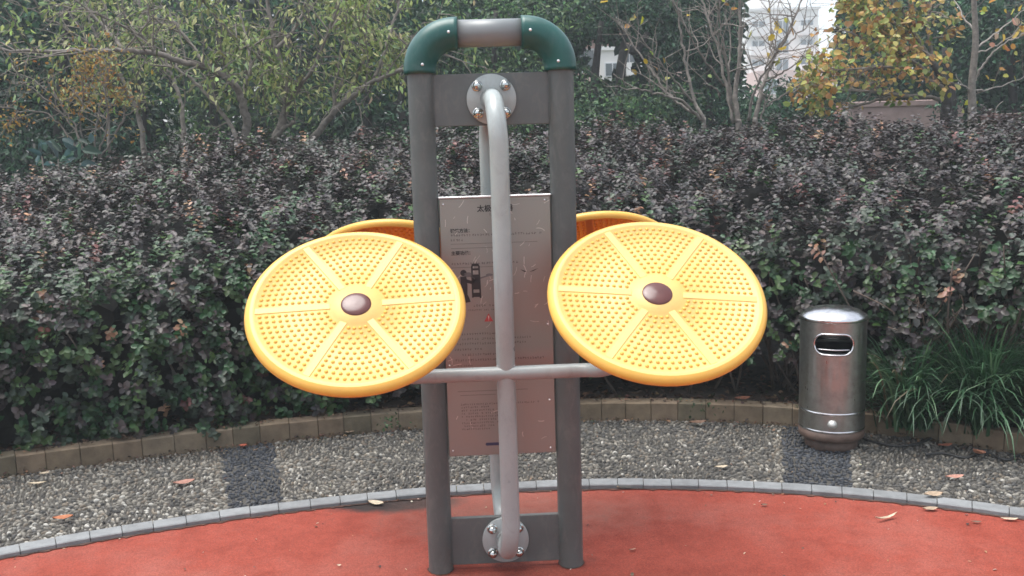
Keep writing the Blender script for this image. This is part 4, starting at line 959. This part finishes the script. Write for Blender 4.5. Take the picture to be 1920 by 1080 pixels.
evergreen('dark evergreen tree at the right edge behind the thin trunk', [(1860, 60, 90, 80, 0), (1900, 150, 80, 80, .2), (1810, 120, 60, 90, .5), (1800, 20, 70, 70, .6), (1960, 60, 90, 130, 0), (1880, 215, 40, 18, -.1), (1800, 205, 50, 28, .1)], 11.5, [[(1786, 235), (1782, 160), (1770, 90)], [(1900, 240), (1895, 120), (1890, 20)]], G_DARK, [3, 4, 2, 3], (.05, .09), 2500, M['barkdark'])
evergreen('dark evergreen behind the yellow leaved tree', [(1640, 60, 90, 80, 0), (1720, 40, 90, 70, .3), (1700, 130, 70, 40, .2), (1620, 150, 60, 40, .1), (1580, 190, 60, 30, 0)], 14.5, [[(1650, 235), (1655, 140), (1660, 40)]], G_DARK, [3, 4, 3, 2], (.05, .09), 1800, M['barkdark'], gap=lambda p: pixof(p)[0] > 1572)
# broad-leaved plant
b = at(100, 290, 7.6); bl_ = empty('broadleaf_plant', (b[0], b[1], .05)); tag(bl_, 'low plant with broad blue green leaves behind the far left hedge', 'plant'); org = np.array([b[0], b[1], .05]); n = 36
p = np.array([at(random.uniform(70, 175), random.uniform(262, 325), 7.5+random.uniform(-.2, .3)) for _ in range(n)]); _, C = pal([(.05, .10, .09), (.07, .13, .12), (.04, .075, .06)], [3, 2, 2], n)
foliage(bl_, org, p, rng.normal(0, 1, (n, 3))+(0, -.3, .3), rng.normal(0, .5, (n, 3))+(0, -.4, .8), rng.uniform(.08, .17, n), rng.uniform(.04, .075, n), C, M['treeleaf'], 'oval', 40)
mb = MB()
for k in range(9):
    e_ = p[k]; mb.tube([(0, 0, -.05), tuple((e_-org)*.6), tuple(e_-org)], [.012, .009, .005], 5)
mb.build('stem', M['twig'], bl_)

# bare grey-stemmed shrubs at the right
GB = 'bare-stemmed shrubs behind the right hedge'
def bare(label, limbs, Y, m, nl=30):
    b = at(*limbs[0][0][0], Y); pl = Plant('bare_shrub', label, 'shrub', (b[0], b[1], -.05), GB)
    mb = MB(); mb.tube([(0, 0, 0), tuple(b-pl.org), tuple(b-pl.org+np.array([0, 0, .03]))], [.03, limbs[0][2]*.84, limbs[0][2]*.7], 9); mb.build('trunk', m, pl.root)
    for pix, dy, ra, rb_ in limbs: pl.limb(pix, Y, Y+dy, ra, rb_, m, 'stem', 7)
    pl.twigs(7, .42, m, .5, 3, .3, .005)
    pl.leaves(nl, [(.50, .40, .05), (.40, .22, .06), (.30, .34, .08)], [3, 2, 2], (.05, .08), .6, M['treeleaf'], 'round', .6, nl, .05, .3)
bare('bare shrub with pale spreading stems right of the machine frame', [([(1320, 226), (1300, 182), (1285, 112), (1275, 50), (1268, -30)], .2, .022, .008), ([(1318, 226), (1280, 191), (1240, 176), (1195, 166), (1150, 140)], -.3, .016, .006),
     ([(1312, 220), (1262, 186), (1226, 140), (1192, 92), (1165, 50)], .3, .017, .006), ([(1300, 192), (1272, 158), (1240, 120), (1200, 70)], -.2, .013, .005), ([(1266, 190), (1263, 175), (1258, 160)], 0, .010, .004)], 8.4, M['bark'], 12)
bare('bare shrub with straight brownish stems in front of the tall evergreen', [([(1385, 230), (1378, 180), (1386, 122), (1388, 60), (1384, -40)], .2, .034, .014), ([(1376, 230), (1362, 165), (1345, 85), (1322, 20), (1300, -40)], .4, .022, .008),
     ([(1372, 205), (1366, 130), (1352, 62), (1350, -10)], -.2, .018, .007), ([(1366, 140), (1370, 80), (1360, 20)], .2, .012, .005), ([(1355, 160), (1320, 110), (1290, 60), (1260, 0)], -.3, .014, .005), ([(1350, 180), (1340, 165), (1318, 155)], -.1, .012, .006)], 8.8, M['bark'], 14)
bare('bare shrub with forking stems against the pale apartment block', [([(1416, 226), (1432, 160), (1450, 112), (1482, 55), (1512, -20)], .2, .028, .008), ([(1404, 226), (1412, 180), (1432, 135), (1462, 88), (1500, 15)], -.3, .018, .006),
     ([(1436, 152), (1470, 135), (1508, 108)], -.2, .014, .005), ([(1448, 116), (1446, 60), (1440, -20)], .3, .014, .006), ([(1428, 226), (1434, 190), (1428, 170)], 0, .014, .008), ([(1432, 200), (1470, 178), (1505, 165)], .1, .012, .005), ([(1456, 100), (1490, 70), (1530, 30)], .2, .012, .005)], 8.6, M['bark'], 18)
# yellow and orange leaved tree
b = at(1772, 240, 9.4); yt = Plant('autumn_tree', 'small tree covered in yellow and orange autumn leaves behind the right hedge', 'tree', (b[0], b[1], -.05))
mb = MB(); q = [(0, 0, 0)]+[tuple(at(x, y, 9.4)-yt.org) for x, y in ((1772, 240), (1776, 195), (1772, 160), (1750, 120))]; mb.tube(bez(q, 4), [.06-.0018*k for k in range(17)], 9); mb.build('trunk', M['barkdark'], yt.root)
for pix, dy in (([(1772, 165), (1700, 130), (1620, 128), (1535, 135)], -.4), ([(1770, 160), (1680, 95), (1610, 70), (1560, 45)], .3), ([(1752, 122), (1700, 40), (1660, -40)], 0), ([(1774, 185), (1690, 180), (1610, 170), (1530, 165)], -.5), ([(1752, 122), (1740, 50), (1745, -30)], .3), ([(1690, 180), (1640, 190), (1570, 205)], -.4), ([(1700, 60), (1640, 20), (1600, -40)], .4)):
    yt.limb(pix, 9.4, 9.4+dy, .026, .007, M['twig'], 'limb', 7)
yt.twigs(10, .40, M['twig'], .05, 4, .3, .005)
yt.leaves(2400, [(.50, .33, .11), (.42, .23, .09), (.47, .44, .15), (.28, .34, .11), (.27, .15, .07), (.12, .16, .05)], [3.5, 3, 3, 3.5, 1.4, 2.4], (.042, .075), .72, M['treeleaf'], 'round', .3, 200, .05, .45, lambda p: (pixof(p)[1] < 212) & (pixof(p)[0] < 1800) & (pixof(p)[0] > 1575-.42*pixof(p)[1]-30*rng.random(len(p))))
# thin trunk at the right
b = at(1822, 248, 8.8); rt = Plant('thin_tree', 'thin grey tree with short bare side branches near the right edge', 'tree', (b[0], b[1], -.05))
mb = MB(); q = [(0, 0, 0)]+[tuple(at(x, y, 8.8)-rt.org) for x, y in ((1822, 240), (1822, 160), (1829, 80), (1826, 0), (1824, -80))]; mb.tube(bez(q, 4), [.042-.0012*k for k in range(21)], 9); mb.build('trunk', M['bark'], rt.root)
for pix, dy, ra in (([(1828, 152), (1848, 115), (1882, 82), (1925, 62)], -.3, .014), ([(1824, 168), (1860, 166), (1925, 142)], .2, .010), ([(1829, 92), (1872, 60), (1925, 15)], .3, .013), ([(1821, 170), (1806, 160), (1792, 140)], -.2, .010), ([(1824, 236), (1850, 225), (1880, 190)], -.2, .013), ([(1827, 60), (1800, 20), (1780, -30)], .3, .012), ([(1828, 100), (1870, 85), (1920, 45)], -.1, .010)):
    rt.limb(pix, 8.8, 8.8+dy, ra, .004, M['barkpale'], 'limb', 6)
rt.twigs(5, .3, M['twig'], .4, 2, .3, .004)
rt.leaves(60, [(.45, .36, .06), (.40, .20, .06), (.34, .40, .10), (.5, .3, .2)], [3, 2, 2, 1], (.05, .09), .65, M['treeleaf'], 'round', .6, 60, .08, .3)

# distant wood that closes the view behind the trees
def woodland():
    N = 90000; Y = rng.uniform(17, 21, N); px = rng.uniform(-700, 2700, N); z = rng.random(N)**.8*6.2
    gap = ((px > 1392) & (px < 1572) & (z > 2.35)) | ((px > 1102) & (px < 1198) & (z > 2.75) & (z < 3.65)) | ((px > 322) & (px < 345) & (z > 2.0) & (z < 2.7))
    X = (px-960)/F_PX*Y; edge = 5.2+.6*np.sin(px*.013)+.4*np.sin(px*.037+1); k = ~gap & (z < edge); X, Y, z = X[k], Y[k], z[k]; N = len(X)
    p = np.stack([X, Y, z-.05], 1); _, C = pal(G_DARK+G_MID[:2], [3, 3, 1, 3, 1.5, .7], N); L_ = rng.uniform(.16, .30, N)
    o = link('woodland', leaf_mesh('woodland', p, rng.normal(0, 1, (N, 3)), rng.normal(0, .7, (N, 3))+(0, -.5, .7), L_, L_*.6, C, M['treeleaf'])); o['kind'] = 'stuff'
    tag(o, 'dense dark green wood far behind the trees', 'woodland')
woodland()

# ---------------------------------------------------------------- buildings and walls
def wall_piece(root, name, m, c, d, bev=0.): mb = MB(); mb.box(c, d, None, bev); return mb.build(name, m, root)
M['bwhite'] = mat('pale render', (.74, .71, .67), .8, var=.06, vscale=.3); M['bpink'] = mat('pink render', (.60, .40, .34), .8, var=.08, vscale=.5); M['glass'] = mat('window glass', (.05, .07, .08), .08, spec=.8)
M['frame'] = mat('window frame', (.62, .62, .62), .5); M['roof'] = mat('roof tiles', (.34, .15, .12), .8, var=.2, vscale=2); M['balc'] = mat('balcony white', (.72, .70, .67), .7)
AP = empty('apartment_block', (31, 110, -.05)); tag(AP, 'tall pale apartment block far behind the bare shrubs', 'building')
wall_piece(AP, 'wall', M['bwhite'], (0, 4, 7.75), (8.0, 8, 15.5)); wall_piece(AP, 'stair_tower', M['bwhite'], (-.6, 5, 9.2), (2.6, 6, 18.4)); wall_piece(AP, 'podium', M['bpink'], (1.5, -2.5, 4.3), (11, 5, 8.6)); wall_piece(AP, 'roof_slab', M['balc'], (0, 4, 15.6), (8.4, 8.4, .25))
wf = MB(); wf.box((0, -.06, 0), (1.5, .12, 1.6), None, .02); wfm = wf.mesh('window', M['frame'])
gl = MB(); gl.box((0, -.125, 0), (.60, .02, 1.36)); glm = gl.mesh('pane', M['glass'])
def panes(o):
    for x in (-.35, .35): link('pane', glm, o).location = (x, 0, 0)
bm2 = MB(); bm2.box((0, -.55, -1.0), (2.1, 1.1, .16)); bm2.box((0, -1.08, -.5), (2.1, .06, .85)); bm2.box((-1.02, -.55, -.5), (.06, 1.0, .85)); bm2.box((1.02, -.55, -.5), (.06, 1.0, .85)); bme = bm2.mesh('balcony', M['balc'])
for fl_ in range(3):
    for k in range(3):
        o = link('window', wfm, AP); o.location = (-2.7+2.7*k, 0, 9.6+2.1*fl_-.2); panes(o)
        if k != 1: o2 = link('balcony', bme, AP); o2.location = (-2.7+2.7*k, 0, 9.5+2.1*fl_)
for k in range(4):
    o = link('window', wfm, AP); o.location = (-2.6+2.6*k, -5, 6.9); panes(o)
VL = empty('villa', (4.5, 40, -.05)); tag(VL, 'pink and white villa with a balcony glimpsed between two dark trunks', 'building')
wall_piece(VL, 'wall', M['bpink'], (0, 3, 2.8), (7, 6, 5.6)); wall_piece(VL, 'bay', M['bwhite'], (-.25, -.5, 2.6), (.95, 1.0, 5.2)); wall_piece(VL, 'cornice', M['balc'], (-.25, -.5, 5.28), (1.15, 1.2, .16)); wall_piece(VL, 'balcony', M['balc'], (.9, -.6, 4.45), (1.2, 1.2, .5))
mb = MB(); mb.prism([(-3.8, 5.65), (3.8, 5.65), (2.6, 6.3), (-2.6, 6.3)], -.6, 6.6, Matrix(((1, 0, 0, 0), (0, 0, 1, 0), (0, 1, 0, 0), (0, 0, 0, 1)))); mb.build('roof', M['roof'], VL)
for x, z in ((.55, 5.0), (-1.2, 4.9), (1.6, 4.9)): o = link('window', wfm, VL); o.location = (x, 0, z); o.scale = (.45, .6, .6); panes(o)
o = link('window', wfm, VL); o.location = (-.25, -1.0, 4.45); o.scale = (.42, .6, .35); panes(o)
M['pinkwall'] = mat('pink brick wall', (.33, .24, .22), .85, var=.15, vscale=6, bump=.4, bscale=30); M['brownwall'] = mat('red brown wall', (.14, .085, .075), .8, var=.2, vscale=5)
def wall(label, x0, x1, py, Y, m, th=.24):
    a_ = at(x0, py, Y); b_ = at(x1, py, Y); o = empty('wall', ((a_[0]+b_[0])/2, Y, -.05)); tag(o, label, 'wall'); h_ = a_[2]+.05-.08
    wall_piece(o, 'wall_face', m, (0, 0, h_/2), (b_[0]-a_[0], th, h_)); wall_piece(o, 'coping', m, (0, 0, h_+.04), (b_[0]-a_[0]+.03, th+.04, .08), .01)
wall('pink brick wall seen below the autumn tree', 1590, 1800, 192, 13.2, M['pinkwall']); wall('low red brown wall at the right edge beyond the hedge', 1852, 2050, 214, 10.6, M['brownwall'])
wall('small white wall glimpsed between stems at the left', 318, 352, 208, 12.6, M['balc'])

# ---------------------------------------------------------------- thin haze volume, added mostly to stand in for lens glare
hm = bpy.data.materials.new('glare haze'); hm.use_nodes = True; N, L = nodes(hm)
N.remove(N['Principled BSDF']); pv = N.new('ShaderNodeVolumePrincipled'); pv.inputs['Color'].default_value = (.86, .94, .98, 1); pv.inputs['Density'].default_value = GLARE_HAZE; pv.inputs['Anisotropy'].default_value = .2
L.new(pv.outputs[0], N['Material Output'].inputs['Volume'])
mb = MB(); mb.box((10, 60, 10.5), (170, 150, 23.2)); hz = mb.build('glare_haze', hm); hz['kind'] = 'stuff'
